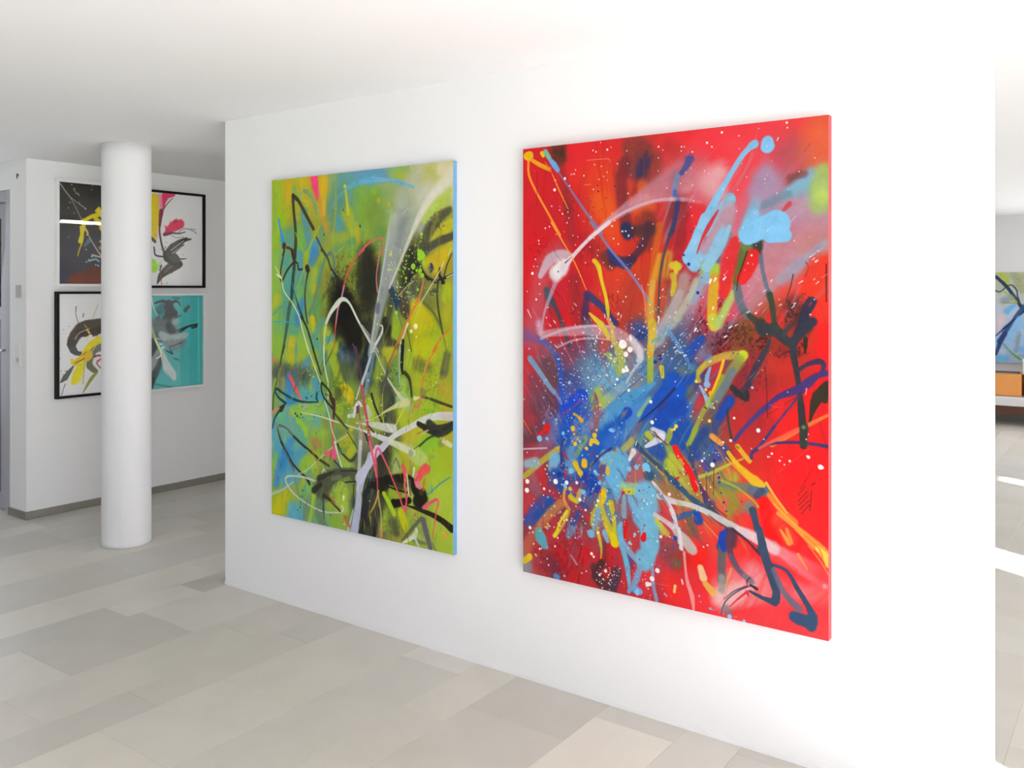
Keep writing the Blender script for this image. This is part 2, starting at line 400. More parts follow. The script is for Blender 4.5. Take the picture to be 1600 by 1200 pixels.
# ------------------------------------------------------------------ paint
RED_ART = """G 10 13 d02028 c02028 e0252c d8282c cc3030 e83038 f0363f f03c48 ee4448 ea5a40 d51f28 c82028 dd2c28 d83a28 b84038 c83c38 f0404c f04850 e84450 e06a48 d41c24 c42028 c42028 d84a20 c83828 c03038 d85060 e85868 b88090 b8a868 d41a22 c61c24 c01e24 e03a24 c83024 b82430 c06878 b898a8 98b0c8 c88878 d01a24 c02030 c82028 d04028 d04820 a84040 c84858 d86070 e05048 f04028 c02838 c81c24 c81e24 c42c28 b05028 706078 d83040 b86038 d83828 f82020 c03038 a04048 684060 587890 608098 4868a0 803048 902c28 c03028 f81c20 b83438 78304c 4050a0 5080a0 4888b8 2050a8 785040 b03030 f02424 fa1c22 983c44 604060 284c90 2050a0 406c98 1c48a0 705848 d83028 f42024 fa1e24 b03840 504c78 2850a0 4890c0 588098 90784c b87840 f0402c f42a28 fa2228 c02c34 804050 a04048 6080a0 806070 c04848 e85040 f02c28 f82428 fb2e34 c03038 c02830 b82c34 b03c40 b84048 d83038 f83438 f83840 fa3c44 fb4048 988088 b8343c c02830 b02c34 c02c38 f02c34 fa363c fa444a fa444a fb484c
s 5c3426 83 .5 .75 167,10 171,54
s 4a3020 30 .8 .6 181,28 185,56
s 8a2c30 39 .8 .55 190,103 217,239 235,377
s e07a20 83 1 .6 360,224 377,278
s e8501c 124 1 .5 356,150 377,267 399,344
s 8c3a34 118-150-79 .5 .9 509,45 551,101 580,155
s 5a3a48 79 .8 .8 547,97 526,140
s 2c3060 44 .9 .7 551,101 530,140
s 722c34 56 .6 .85 466,94 453,183 465,290 482,355
s 7c2c30 24 .7 .6 521,162 504,217
s e06024 47 .9 .7 538,182 571,269 517,277
s 7c342c 95-67 .5 .9 559,324 567,369 550,402
s b83030 61 .8 .6 646,43 670,67
s c08890 11.7-129 .6 .5 487,253 694,170
s c06878 159 .9 .45 734,158 674,172
s 7a2c34 55-85 .8 .5 244,528 266,661 298,739
s 902830 71 .9 .45 309,381 399,456
s 8a3038 104 .9 .4 507,563 485,688
s d06020 35-47 .7 .8 612,339 574,582 582,767
s d8a828 24-43 .8 .75 612,445 570,619 586,767
s c8a030 43 .8 .8 645,446 628,515
s b85830 43 .8 .7 644,545 627,677
s 7c3040 23 .8 .5 644,545 652,647
s b87078 107 .9 .5 169,432 95,511 70,665 59,746
s 40303c 50 .9 .5 684,158 655,353
s 6a2c30 57 .8 .5 704,253 708,355
s d8707c 90 1 .4 716,196 798,209
s e898a0 49 1 .5 716,196
s e0a8b0 40 1 .7 840,162
s d88890 73 1 .5 840,162 809,224 824,278
s c87088 105 1 .5 1012,181 972,364
s a890b8 59 .9 .6 1012,168 1015,223
s a088a8 104 .9 .6 1012,222 1037,265
s 9c5c68 142 1 .5 1092,113 1120,183
s b0988c 21 .9 .5 1001,222 943,363
s 7c4844 37 1 .7 1120,196 1089,207
s 6888a0 51 .9 .75 980,296 1071,260 1140,217
s 68a8c0 40 .9 .8 1082,247 1150,211 1173,186
s 70b8d0 50 .9 .7 1153,218 1150,278
s a8c060 56 .9 .85 1193,188 1187,234 1197,297
s c0d860 36 .9 .8 1187,240
s c89878 53 1 .7 1207,169 1173,180
s ea6838 109 1 .6 1184,65 1190,142
s b890a8 80 1 .6 1123,300 1200,330
s c88090 67 1 .6 1119,310
s d83840 31-17.1 .6 .7 1096,285 1064,300
s b090a4 22-67-59 .6 .8 907,378 843,457 758,581 682,727
s d090a0 43 .7 .5 907,357 873,398
s c06c80 113-89 .6 .75 1206,332 1099,398 1001,518 928,601
s b07890 51 .7 .75 1140,366 1088,428
s a88ca8 32-56 .7 .85 1180,430 1036,546 928,667 808,741
s 98a0b0 20-37 .6 .8 1187,430 1071,519 1022,573
s 90a8b8 21-32 .6 .8 1018,559 928,660
s c87868 67 1 .7 1190,368 1140,429
s c06078 78 1 .6 950,532 957,601
s d84458 72 .7 .8 906,643 869,722
s c85878 108-54 .7 .5 928,580 854,704
s a05030 88 .8 .7 1018,631 983,684
s b83c2c 85 1 .5 935,726 1000,649
s a02828 110 .9 .6 876,721 815,769
s 8c5828 75 .5 .8 928,713 935,772
s e0402c 89 1 .4 1088,580 1036,546
s 703028 103 .8 .55 1099,647 1081,732 1036,751
s 582c24 61 .8 .55 1105,613 1136,700
s d82c28 17.4-24 .4 .9 1022,655 1018,690
s e03028 13.8-21 .4 .9 1064,654 1057,709
s a85060 90 .9 .5 29,768 98,814
s 905060 75 .9 .6 128,800 117,897
s 7c4850 115 .9 .5 132,860 136,956
s c03440 72 .8 .7 23,915 28,996
s 6a4858 99 1 .6 67,1001 42,1048
s b83438 81 .8 .7 62,1075 22,1119
s 5c3c48 89 1 .7 131,1013 82,1057
s 8c6898 62 .9 .6 164,1106 135,1161
s 7888c0 56 .9 .55 241,926 198,992
s 3c5ca8 103 .9 .5 222,927 255,1004
s 5890b0 126 1 .7 306,871 351,935
s 6098b8 95 1 .6 333,905 440,883
s 5c84a8 101 1 .6 440,914 518,856
s 50789c 67 .9 .8 325,769 352,830
s 506080 34 .7 .8 307,719 334,781
s 7cb0c4 123 1 .7 387,932 449,947 413,992
s 90b8b0 70 1 .6 440,959 396,993
s 9cb070 46 .8 .85 365,957 382,1025
s 98a850 29 .8 .9 328,983 333,1029
s 988088 46 .8 .9 360,1031 351,1074 323,1092
s b05048 37-54 .7 .8 388,771 375,794
s 6f86b0 82 1 .6 444,974
s a08070 52 1 .6 514,902 518,939
s a06c70 28 .9 .6 484,813 497,869
s 8c6050 43 .9 .6 610,818 606,852
s 385888 96 1 .7 668,797 651,871
s 4a6c94 96 1 .7 668,731 676,823
s 2c50a0 80 .9 .8 544,735 519,721
s 5c4858 51 .8 .6 547,1053 589,1005
s 8c5868 52 .8 .7 509,1075 483,1116
s 4a70b8 102 .9 .6 259,1098 282,1127
s 3868b0 87 .9 .7 174,1098 197,1163
s 7090b8 110 .9 .5 296,1114
s 58506c 99 1 .7 682,716 746,722
s 807898 51 .8 .7 899,696 788,781
s 98688c 47 .8 .6 906,696 854,729
s 7c8cb0 29-41 .7 .6 876,707 769,811
s 3c5c88 76 1 .8 682,760 710,814
s 6c2c34 73 .9 .6 823,773 876,732
s 903038 87 1 .6 861,761 910,734
s 8c5030 82 .6 .8 928,709 920,776
s 902c30 78 .9 .6 982,767 964,819
s 8c2c38 100 1 .7 950,827 898,886
s 7c3444 53 .9 .6 964,861
s b02c30 71 .8 .6 982,912 957,1018
s c02c2c 86 .9 .6 927,1038 898,988
s b82c30 99 .9 .6 982,946 975,1051
s 1848a8 69-42 .6 .9 745,873 690,920 665,970
s 2c5898 45 .8 .9 730,838 749,852
s 6c8070 38 .8 .6 698,869 738,849
s 2050a8 99 .8 .8 705,1021 697,1095
s 4c74a4 45 .8 .8 717,991 737,1019
s 6c6850 45 .9 .7 729,932 737,961
s c03c48 64 .6 .85 772,965 772,1001
s 90484c 63 .9 .7 768,1027 795,1050
s c83038 59-22 .5 .85 834,847 815,891 807,927
s b02c38 26 .6 .8 776,915 788,957
s 805c44 71 .8 .7 807,1013 791,1072
s 48609c 71 .9 .7 788,1086
s 583844 108 .9 .6 31,1176 66,1144
s a87098 49 .9 .5 130,1166 91,1198
s b03438 77 .7 .7 26,1258 46,1223
s 7cb0d0 50 .8 .6 20,1279 55,1283
s a84850 71 .8 .7 81,1224 130,1214
s c02c30 63-49 .4 .9 80,1297 99,1367
s 906878 59 .7 .6 40,1318 65,1380
s b83c44 91 .6 .8 29,1434 34,1458
s b82c38 75 .8 .7 138,1386 162,1399
s 5890c0 66 .7 .85 154,1248 163,1303
s 2c50a0 66 .8 .7 182,1269 182,1317
s b04858 65 .9 .7 229,1358 229,1390
s 68a0c8 69 .8 .8 240,1199 230,1263
s 3060b8 63 .7 .9 363,1240 372,1274
s 90a0b0 69 1 .6 504,1140 465,1175
s b85c70 44 .8 .8 521,1188 525,1206
s c0545c 76 .7 .85 521,1252 491,1271
s 907080 52 .9 .8 491,1282 542,1283
s 90a0a8 58 1 .7 372,1308
s a06468 53 .8 .8 429,1386 438,1377
s a09870 79 .9 .5 371,1440
s b84048 77 .8 .8 498,1459 490,1392
s 905c68 45 .8 .8 464,1365 503,1383
s c03030 81 .7 .8 481,1511 524,1474
s c84048 86-78 .8 .8 633,1438 649,1473
s d83c40 93 .6 .9 641,1374
s a83c48 107 .8 .8 280,1478 238,1500 303,1513
s 805060 64 .9 .6 312,1473
s b8343c 88 .7 .8 157,1504 176,1558
s 703c50 86 .9 .6 54,1529 -7,1571
s c05040 54 .8 .7 54,1561 28,1607
s b83c44 80 .9 .8 122,1579
s 3c4058 74 .8 .8 849,1155 787,1198
s 2c4c94 86 .7 .9 760,1140 748,1174 787,1162
s 3c50a0 74 .6 .95 833,1135 837,1156
s 3450a0 56-41 .7 .85 791,1172 795,1204
s a0a838 65 .8 .85 685,1184 693,1246 748,1275
s a8c040 47 .8 .9 890,1221 852,1240
s d88048 59 .9 .7 867,1196 845,1209
s 8c8c38 58 .7 .85 829,1268 890,1271 897,1344
s 9c8c38 73 .8 .85 826,1265 875,1294 897,1361
s c07040 41 .8 .7 810,1267 775,1308
s e06840 44 .6 .8 852,1318 844,1348
s f05038 43 .6 .8 927,1280 945,1291
s c0a850 34 .8 .8 708,1276 720,1337
s 808880 43-32 .5 .9 949,1315 927,1350
s e84038 98 .7 .9 759,1411 814,1439 747,1478
s 706040 30-53 .8 .85 728,1387 736,1429
s f83030 72 .6 .9 927,1371 970,1385 926,1427
s fa1818 39-60 .4 .95 999,1280 1017,1364 1035,1410
s f86040 48 .8 .6 1049,1352 1091,1407
s c05048 34 .8 .7 760,1194 776,1217
s ff1f22 55 1 .6 1105,1195 1087,1248
s 8c2c34 133 1 .5 102,1631 160,1685
s 5c3444 75 .9 .6 146,1651 160,1685
s 8c9098 69 .6 .8 12,1692 -8,1716
s c01c20 70 .7 .7 175,1606 237,1679
s a03c44 77 .9 .6 237,1584 265,1630
s d41820 55 .8 .8 298,1589 288,1614
s d02028 75 .7 .8 361,1613 406,1651
s 5c2c30 33 .8 .6 384,1543 388,1608
s d02028 58 .6 .8 415,1553 419,1603
s c83c44 68 .8 .8 524,1474 511,1526
s e83038 92 .7 .7 557,1619 544,1667
s c83c48 66 .8 .7 628,1543 624,1592
s f83028 78 1 .7 648,1625 664,1658
s c02c34 49 .7 .8 463,1644 458,1699
s 3850a0 49 .8 .7 485,1587
s f0a0a0 62 1 .6 844,1609 889,1565
s f4c8c8 80 .9 .85 851,1650 926,1614
s f0b0b8 93 1 .7 963,1544 955,1587
s f4b8b8 64-85-92 .8 .9-.6-.1 851,1654 970,1605 1104,1572
s f0909c 64 1 .6 1121,1575 1155,1575
s f87870 67 1 .6 1199,1567
s f86068 34-21 .6 .5 999,1454 1206,1539
s fa2018 87 .6 .8 759,1516 695,1542
s f84048 87 1 .6 1016,1676 1104,1667
s 804848 93 .9 .7 667,1521 671,1539
s 607048 35 .8 .7 679,1560
W 90 5 4 22 80 400 88 .5 .4 6 42 684 718 c01c20 a82028 d83024 c83828 901c28
W 60 6 6 26 80 340 60 .6 .4 635 117 1211 619 e06070 c88098 b890b0 e04850 90a8c0
W 90 7 4 20 80 340 55 .5 .5 246 829 878 1158 2050b0 4888c8 1848a8 5ca0c8 6880a0
W 70 8 4 20 60 260 120 .5 .5 7 789 416 1209 5868a0 a04858 4060a8 903848 7888b8
W 90 9 4 18 50 260 75 .4 .5 4 1203 550 1669 b03038 c02830 803848 a84048 3c58a0
W 90 10 4 18 60 260 125 .4 .55 471 1131 948 1459 a0a038 b8b040 d06838 485880 e05038 70884c
W 50 11 4 24 100 400 95 .6 .3 879 712 1211 1204 e02424 c82828 f82424 b02c2c
W 50 12 5 30 80 300 60 .6 .3 830 1298 1211 1667 ff3038 f82020 f85058
N 4c1c1c .65 12 .1 777 688 56 82
N 401818 .6 12 .1 876 714 58 47
N 701c20 .8 14 .1 846 616 22 29
N 302020 .65 10 .05 1105 647 58 75
N 302018 .75 10 .05 1140 586 37 20
N 58401c .6 6 .0 939 712 57 57
N 401818 .85 10 .05 846 761 59 55
N 502018 .7 8 .05 928 741 64 72
N 301818 .7 10 .05 993 739 56 53
N 3c1c1c .75 10 .1 1064 784 38 28
N 382020 .8 10 .05 1116 765 44 54
N 5c2028 .5 12 .1 964 882 71 64
N 8c4040 .5 10 .1 949 973 46 57
N 382c20 .7 10 .05 171 35 43 43
N 50302c .5 14 .1 217 239 39 86
N 3c2c3c .4 14 .15 530 77 87 71
N 8c2028 .5 12 .05 309 428 105 84
N 801c24 .5 10 .1 72 402 67 112
N 701c20 .5 10 .1 398 621 82 82
N 9c4020 .4 14 .1 628 582 47 97
N 703848 .5 12 .1 142 868 66 79
N 4858a0 .5 12 .1 241 942 77 69
N 90b8c8 .35 12 .15 387 875 103 83
N 80a0d0 .4 10 .1 268 1117 77 85
N b08090 .5 10 .1 131 1069 66 88
N 3c64b4 .5 12 .1 439 1112 82 49
N 9098c0 .5 10 .1 277 1179 85 85
N a03840 .6 12 .05 114 1422 111 111
N 8c2430 .6 12 .05 209 1544 152 65
N b0a8a0 .5 8 .1 371 1440 63 125
N 6080b0 .5 10 .1 473 1387 53 102
N c04848 .5 10 .1 625 1276 59 70
N 704850 .5 10 .1 238 1421 65 65
N 485880 .5 12 .1 776 1127 94 75
N a0a040 .5 12 .1 717 1224 57 76
N c07838 .5 12 .1 890 1257 73 73
N 602c38 .5 10 .1 874 1418 44 55
N 901c24 .6 12 .05 161 1637 154 110
N 581c24 .6 12 .1 392 1634 62 91
N d86070 .4 10 .1 544 1625 80 80
N 604858 .6 8 .1 641 1533 47 78
s e02028 83-111 .6 .75 759,298 730,377
s 902830 51 .7 .7 707,269 694,402
s d88890 142 1 .45 788,184
s e8b8bc 81-103-59 .9 .6 839,161 816,186 850,235
s b08aa4 26-170 .7 .2-.8 1007,118 1017,260
s a890b0 104-135 .7 .75 1007,209 964,338
s 98a0b8 105-63 .7 .7-.8 964,338 932,388
s b898b0 109-99 .8 .7 1110,295 1189,338
s d85868 64-32 .7 .6 921,265 899,382
s 84b4cc 30-55-45 .7 .85 1074,253 1125,226 1165,190
s 6c8c9c 31 .8 .7 1001,284 1084,249
s 804848 25 .8 .6 1090,194 1140,188
s d03840 20-12.1 .5 .8 1089,284 1069,303
s a8c470 54-83-73 .7 .9 1199,183 1194,241 1189,289
s c0d868 49 .8 .85 1194,265
s c88890 91-152 .7 .7 1170,381 1069,453 964,558
s a09cb0 25-40 .6 .7 1209,417 1135,474 1058,538
s f03824 98 .6 .9 1209,495 1160,548
s 50404c 75 .9 .6 119,879 163,919
s 2c4078 85 .9 .6 225,926
s a0bc80 65 .8 .7 399,996
s a0b050 33 .6 .8 346,959 376,1008
s 8c6068 16.5-50 .6 .8 340,980 352,1071
s 784050 53 .8 .6 47,926 73,978
s 485878 61 .8 .6 657,759 683,802
s 8c5048 31 .8 .6 608,805 641,760
s 3c2c30 33-50 .5 .85 367,1616 343,1672 390,1698
s 3c3040 33-43 .5 .85 437,1634 413,1694
s b06068 37-48 .6 .9 479,1275 535,1253
s 683c4c 45 .8 .6 241,1461 283,1475
s 9c4450 48 .8 .6 506,1421 517,1469
s 8090b8 6.2-11.5-11.5 .4 .75 104,9 123,34
s 7a80b8 4.2-9.3-12.7-14.4 .35 .75 171,106 241,197 310,287 368,354
s 2c2c60 44 .8 .9 469,339 482,358
s 303468 7.7-16.9 .6 .8 678,252 669,318 653,372
s 4c80b0 15.3 .8 .8 678,151 666,204 678,249
s c898ac 13.5-32-59-119-166 .45 .8-.75-.6-.35-0 309,372 421,295 529,237 654,185 773,147
s d8b4c4 9.4-11.8-13.3-15.7 .6 .8-.8-.7-.2 355,339 465,279 592,244 694,246 772,258
s b86878 35-77 .9 .5 551,205 694,170
s 2c3058 48 .4 .9 473,341 482,360
s 502c40 44-28-32 .5 .9 567,337 541,407 499,454 486,469
s 4c3038 48 .6 .85 512,353 571,352
s 6c3430 54 .6 .85 385,445 407,468
s 402c48 40-45-36 .5 .9 416,457 464,469 499,458
s 2c3878 28 .8 .9 399,426 442,468 481,484
s 7c84b8 10.6-12.2 .4 .8 319,312 355,352 399,410 486,503 536,567 570,615
s 404458 15.5-11.6-9.3-8.5 .4 .85 677,312 633,427 612,530 607,656
s 8c9048 11.8-7.9 .5 .8 561,612 599,645
s 445460 35-31-22 .4 .9 115,576 124,604 138,632
s 404450 26-19.2-17.4 .4 .85 139,608 167,663 195,722 219,789
s 602834 7.0-5.3 .4 .8 124,644 152,703 167,751
s 303c70 37-25-21 .5 .9 303,591 349,621 397,663 433,700
s 403058 25-38-46 .6 .85 303,598 294,649 303,719
s 6c6070 51 .6 .6 307,707 325,785
s 2c3c78 36-24 .7 .9 548,735 519,751
s d8a850 24-24-19.7 .5 .8 583,545 574,656 578,771
s b0b8c8 27-42-66 .5 .7 693,581 644,673 603,748
s 809c9c 23 .7 .7 692,676 627,729
s b0a0b8 22-7.1 .4 .7 168,520 134,592 104,664 89,737
s c8b8c8 26-48-35-26 .5 .85 86,515 130,452 192,429 225,438
s d8d4d4 48-39 .5 .9 168,496 202,465
s e8e4e4 70 .5 .9 163,504 187,484
s e0d0d8 38-16.9-15.2-16.9 .2 .95 192,484 244,434 309,377 399,315
s 303038 6.0-1.7 .2 .85 204,465 230,444
s c8a8c0 36 1 .8 84,737 79,705
s 485090 38-26-18.9 .5 .9 728,104 716,128 696,152
s 6888b0 23-19.1 .6 .8 684,162 670,201
s 4860b0 19.1 .6 .9 672,230 672,215
s 383868 23-16.8-11.5 .6 .85 684,245 676,306 664,360
s e0b8c0 15.1 .9 .6-.1 656,240 712,243 755,238
s 84c0e8 30-28 .15 1 969,72 960,76
s 84c0e8 22-18.1-18.1-20-29-40 .12 1 966,71 929,103 892,155 862,202 828,257 778,350
s 86c4f0 42-52 .2 1 1014,69 1014,83
s 84b0cc 47-40 .15 1 881,256 877,266
s 88bcd8 22-33-40 .4 .95 888,253 855,272 817,330 790,365
s b0a0b0 62-73 .5 .8 877,291 847,367
s 88c0dc 10.9-22 .3 .9 877,350 870,371
s 80b4d0 25-39 .5 .85 965,295 951,322 929,370
s 7cb8d8 78 .3 .95 965,344 965,371
s 8cc4e8 45-49-52 .12 1 790,320 755,401 727,455
s 88c4ec 49-56 .15 1 727,458 747,473
s a8b0c4 41-44 .5 .8 847,355 797,420 778,449
s 88c0e4 55-41-44 .25 .95 747,480 790,445 824,414 847,376
s 8cc8e8 10.9-18.2-22 .2 .95 881,352 854,404 824,460
s 88bcd8 33-41 .3 .9 816,449 805,502 789,531
s 98b060 37-18.6 .5 .9 789,484 774,509
s 90a8c0 34-45 .5 .8 778,534 738,603
s b0a8a0 53 .7 .7 711,531 695,581 658,691
s b8b8a0 23-30 .6 .8 754,538 719,617 679,673
s 688098 29-18.2 .8 .8 877,377 835,450
s 4c4858 29 .9 .6 835,464
s a8c840 40 .3 .95 824,496 828,517
s e0a030 37-37-37 .15 .95 824,531 816,602 814,659
s d8a828 33-33 .2 .9 828,552 816,638
s c8c838 41-48 .25 .95 816,673 823,694
s a8c850 33-29-22 .4 .9 831,687 854,651 876,609 891,580
s b0c070 22-33 .5 .8 888,602 857,662 839,694
s e88030 22-14.4 .4 .85 869,581 891,531 910,490
s 587030 43-43-32 .3 .95 947,403 921,469 906,545
s 788048 32 .5 .8 929,413 958,442
s 383830 42-35 .5 .95 979,408 979,446
s e82424 53-46 .25 .95 965,456 950,494 925,532
s e02a2c 43-62-43 .4 .9 899,406 877,475 858,581
s 607088 17.5-15.4-16.1-21 .4 .9 990,456 997,504 1011,559 1022,587
s 3c4838 24-17.3-17.3 .4 .95 1022,587 1032,635 1036,682 1039,716
s 60707c 32-29 .5 .9 906,566 924,633 950,660
s 3c4434 21-32-39 .5 .95 950,660 993,690 1053,716
s 3c3c30 35-35 .5 .95 993,683 1000,718
s 384438 31-28 .4 .95 1036,696 1064,726 1092,752
s 50303c 13.6-12.2 .5 .85 1150,633 1105,681 1064,722
s 303040 30-37-30 .3 .95 1139,653 1129,700 1105,741
s 34344c 20-18.1-16.8-20 .3 .95 1136,640 1156,603 1173,609 1156,639 1139,663
s 34344c 34-27 .3 .95 1166,676 1136,683
s 5858a0 58-27 .8 .5 19,756 89,778
s 5060a8 22-26-26 .7 .8 84,766 132,800 166,839
s 2c50b0 22-26-35-39 .6 .9 166,839 180,898 189,985 193,1044
s 7098b8 25-22-17.8 .25 .95 34,849 83,903 122,949 151,979
s 7890c0 17.5-13.1 .6 .7 151,971 184,1017
s c8b0c0 25-38-46-46-38-21 .3 .6 89,749 214,734 330,726 441,738 506,782 540,822
s c8b8c4 12.8-8.6 .5 .7 89,766 191,730 307,711 424,712
s d0c0cc 8.5 .5 .6 166,799 242,768 334,757 419,762
s d4d0d8 28-36-24 .6 .8 493,752 531,796 527,833
s b0c0cc 12.0-9.6 .5 .8 540,829 497,880 475,919
s c8c060 29-16.6 .3 .9 362,702 397,747
s c8a860 16.4-25-20 .4 .85 411,709 423,770 450,799
s a8b048 37-37-24 .5 .9 441,799 454,844 445,883
s 90a860 25-16.4 .5 .9 397,817 423,854 440,891
s d8b838 35-28 .3 .9 582,697 578,757 573,809
s a0b038 26-24 .2 .95 573,820 573,913
s 78a090 19.5-19.5 .6 .8 623,737 586,764
s 88b0c0 23-15.5 .5 .7 652,703 619,744
s 6898c8 15.4-11.5 .3 .9 648,721 692,778
s 1c48c0 56-56 .2 .95 278,982 236,1017
s 1c48c0 56 .2 .95 227,1022 203,1039
s 4080c8 40-77 .5 .9 547,945 462,1004 418,1034
s 5098c8 24-36-69-81 .4 .9 589,919 505,963 440,1024 395,1086
s 4888c8 44-65-81 .4 .95 568,988 505,1038 461,1091 395,1140
s 90b880 32-19.8 .6 .8 581,972 526,1036
s 1c50b8 66-59-31 .4 .95 667,900 610,970 547,1046
s 1850c0 58-42 .5 .9 691,928 651,989
s 1848b0 77 .5 .9 691,997 642,1012 618,1051
s 4c6898 24 .6 .8 610,914 577,954
s 1c48b8 41-33-25-16.3 .3 1 479,1029 457,1053 431,1082 408,1104
s 1c50b8 47-52-60 .6 .9 259,1047 212,1082 202,1163
s 2060b8 74-66 .6 .85 439,1082 386,1125 359,1162
s 5080b8 11.4-13.7-15.2 .3 .9 658,739 698,792 741,852
s 1c50b0 34-41 .5 .9 773,746 730,791
s 5c78c0 22-18.5 .4 .9 808,809 792,821
s b8a848 22-26-37 .4 .9 765,861 796,831 861,803 928,797
s c8d820 36-32 .4 1 928,797 924,807
s d89c40 18.3 .6 .7 827,815 876,803
s c8b030 11.2-18.7 .5 .85 788,832 761,873 765,894
s 909848 47-33 .6 .9 913,815 876,873 830,954
s 687890 29-40 .6 .8 891,855 857,910 834,947
s 98a830 18.5 .5 .9 853,874 815,941 792,989
s 1c48a8 40-29 .4 .95 879,957 853,1002 826,1047
s 404c78 26-22 .5 .9 830,1036 818,1101
s a0a048 18.8-15.0 .4 .95 784,997 757,1053 733,1117
s 3c5878 34-34 .6 .9 795,1060 764,1114
s 3c3c40 12.7-21-21-17.7 .3 .95 1022,741 1011,772 975,833 950,883 928,926
s 44384c 21-17.8-25 .5 .9 1000,790 964,861 939,911 905,931
s 303034 22-17.9 .3 .95 891,911 924,940 942,946 942,925
s 343c44 10.9-9.5-9.5 .4 .9 872,990 875,1035 886,1087
s 383c44 42-31 .3 .95 990,701 1036,710 1081,742
s 3c4438 21 .4 .9 1039,686 1046,706
s 404048 17.1-13.7 .4 .9 1088,691 1067,722
s 343c48 37-27-20 .3 .95 1150,690 1122,721 1102,745
s 383c48 27-20-17.0-20 .2 .98 1102,752 1102,796 1109,829 1119,872
s 38383c 13.6-14.9-19.0-24-27 .2 .98 1109,785 1115,846 1122,906 1129,969 1136,1086
s 403844 8.2 .2 .95 1095,786 1102,819 1115,835
s 403858 13.4-14.7-20-16.7-13.4 .2 .97 1119,839 1149,817 1186,805 1203,817 1193,848
s 303028 16.8-8.1 .2 .95 1143,733 1141,780
s 44387c 20-20-31-20-13.6 .3 .95 1216,843 1173,856 1122,899 1053,931 1018,961
s 4c3c80 21-17.8-15.6-14.2 .3 .95 1021,961 982,995 935,1044 898,1093
s 50386c 8.2-8.2 .3 .95 1190,848 1163,883 1119,926 1056,1009 989,1098
s 383428 53-40-10.0-6.7 .2 .98 1219,893 1183,922 1169,956 1159,997 1153,1021
s 383428 19.8 .2 .95 1206,913 1206,933
s f8843c 10.2-20 .4 .9 1216,979 1139,1025 1070,1069 1028,1094
s 4c5840 30-24 .5 .9 1136,1029 1136,1083
s e8a050 18.4 .5 .9 818,1090 841,1106
s 2058b8 54-46-33 .5 .9 350,1187 395,1113 439,1086
s 2058b8 71 .5 .9 417,1126 372,1188 281,1210
s 3c70c0 66 .7 .7 439,1124 404,1158
s a8a060 27-22 .5 .85 164,1203 95,1255 15,1321
s b8a038 22-22-22 .25 .95 178,1197 95,1255 5,1330
s 78b0d0 57-35 .4 .9 154,1240 139,1282
s 90b0b8 36-50 .5 .85 21,1275 61,1267
s 68b0d8 98-90-57 .25 .97 439,1216 430,1259 425,1302
s 68b0d8 82-41-21 .2 .97 421,1279 434,1324 434,1358
s 70b0d0 46-54 .3 .9 377,1215 386,1206
s 1c48a8 47-55-25 .25 .97 295,1295 331,1318 303,1356
s 2850a0 52 .5 .85 153,1300 201,1322 182,1349
s 3c509c 72-76-45 .4 .9 114,1422 64,1470 24,1509
s 284c98 49-27 .4 .85 138,1419 54,1488
s 3050a0 26-21 .6 .8 210,1361 299,1412
s c07848 40-40-31 .5 .85 181,1413 123,1469 79,1517
s b86048 32-59 .5 .7 79,1517 33,1581 13,1613
s 5cb0b0 40-54-22 .4 .9 78,1541 88,1568 113,1596
s 98c0a0 36-24 .5 .9 460,1309 525,1304
s c8c838 24-28 .35 .95 464,1327 520,1323
s 80b0c8 24 .5 .8 516,1335 588,1314
s 74b8dc 95-91 .4 .95 554,1323 562,1374 550,1421
s 74b8dc 79-75 .3 .95 566,1430 570,1519
s 74b4d8 44-24 .3 .9 524,1417 503,1383 490,1346
s 88b0c0 20-24 .5 .8 464,1350 464,1419
s 78b0d0 16.4-20-25-29 .3 .95 451,1451 446,1486 459,1538
s b8b848 24-19.6 .5 .9 600,1406 624,1458
s c8c050 23-15.6-23 .5 .8 600,1417 641,1459
s d0a048 28-24-19.7 .4 .85 551,1177 592,1206 625,1239
s 2c4870 24-15.7-19.6 .4 .9 504,1137 559,1183 642,1241 686,1283
s 305078 44 .4 .85 567,1254
s b0b060 32-24 .5 .85 496,1137 461,1171
s 9cb040 35 .6 .85 650,1151 642,1215
s b8c038 54-42 .5 .9 658,1187 670,1241
s 2c50a0 67-51 .5 .9 597,1157 617,1170
s 88a860 26-21 .6 .7 296,1146 253,1217
s d8a048 13.0-13.0-17.4 .4 .9 201,1354 196,1395 219,1431
s d0a848 21-21 .4 .9 271,1353 257,1394
s d0b830 29-33 .4 .9 376,1339 362,1387
s b8b840 25-34-29 .4 .9 362,1387 335,1438 330,1470
s c8b830 16.6-25-25 .4 .9 367,1394 384,1446 420,1494
s c8c020 25-16.5-16.5-37 .3 .95 407,1381 420,1433 424,1486 424,1525
s d8c020 12.4-21-25 .25 .95 380,1462 406,1504 424,1525
s 88b8d0 25-16.6 .4 .85 380,1497 393,1526
s c8a838 16.8-12.6-10.1 .3 .9 344,1483 357,1516 362,1550
s 70a8d0 25-21 .4 .9 353,1416 344,1452 335,1485
s 70b8d8 34 .3 .95 321,1510
s 6c88b0 43-26 .5 .85 238,1492 219,1535
s c8a840 22-13.1-8.7 .4 .9 214,1444 195,1491 161,1544
s 3c488c 26 .5 .85 266,1440 238,1484
s 90a838 23-18.9 .4 .9 753,1065 737,1102 725,1125
s 304888 30-26 .5 .9 788,1072 752,1122 736,1178
s e81c1c 23-27-23-30-23 .12 1 673,1142 697,1183 728,1219 748,1260 752,1282
s e02020 9.2 .2 .95 676,1255 709,1236 724,1223
s 305080 27-19.0-11.4 .3 .9 656,1257 708,1295 736,1320 775,1340
s b8b840 23-23 .5 .8 693,1187 700,1252
s 3c4c74 9.0-7.5-11.3 .2 .95 729,1132 744,1203 768,1258 787,1306
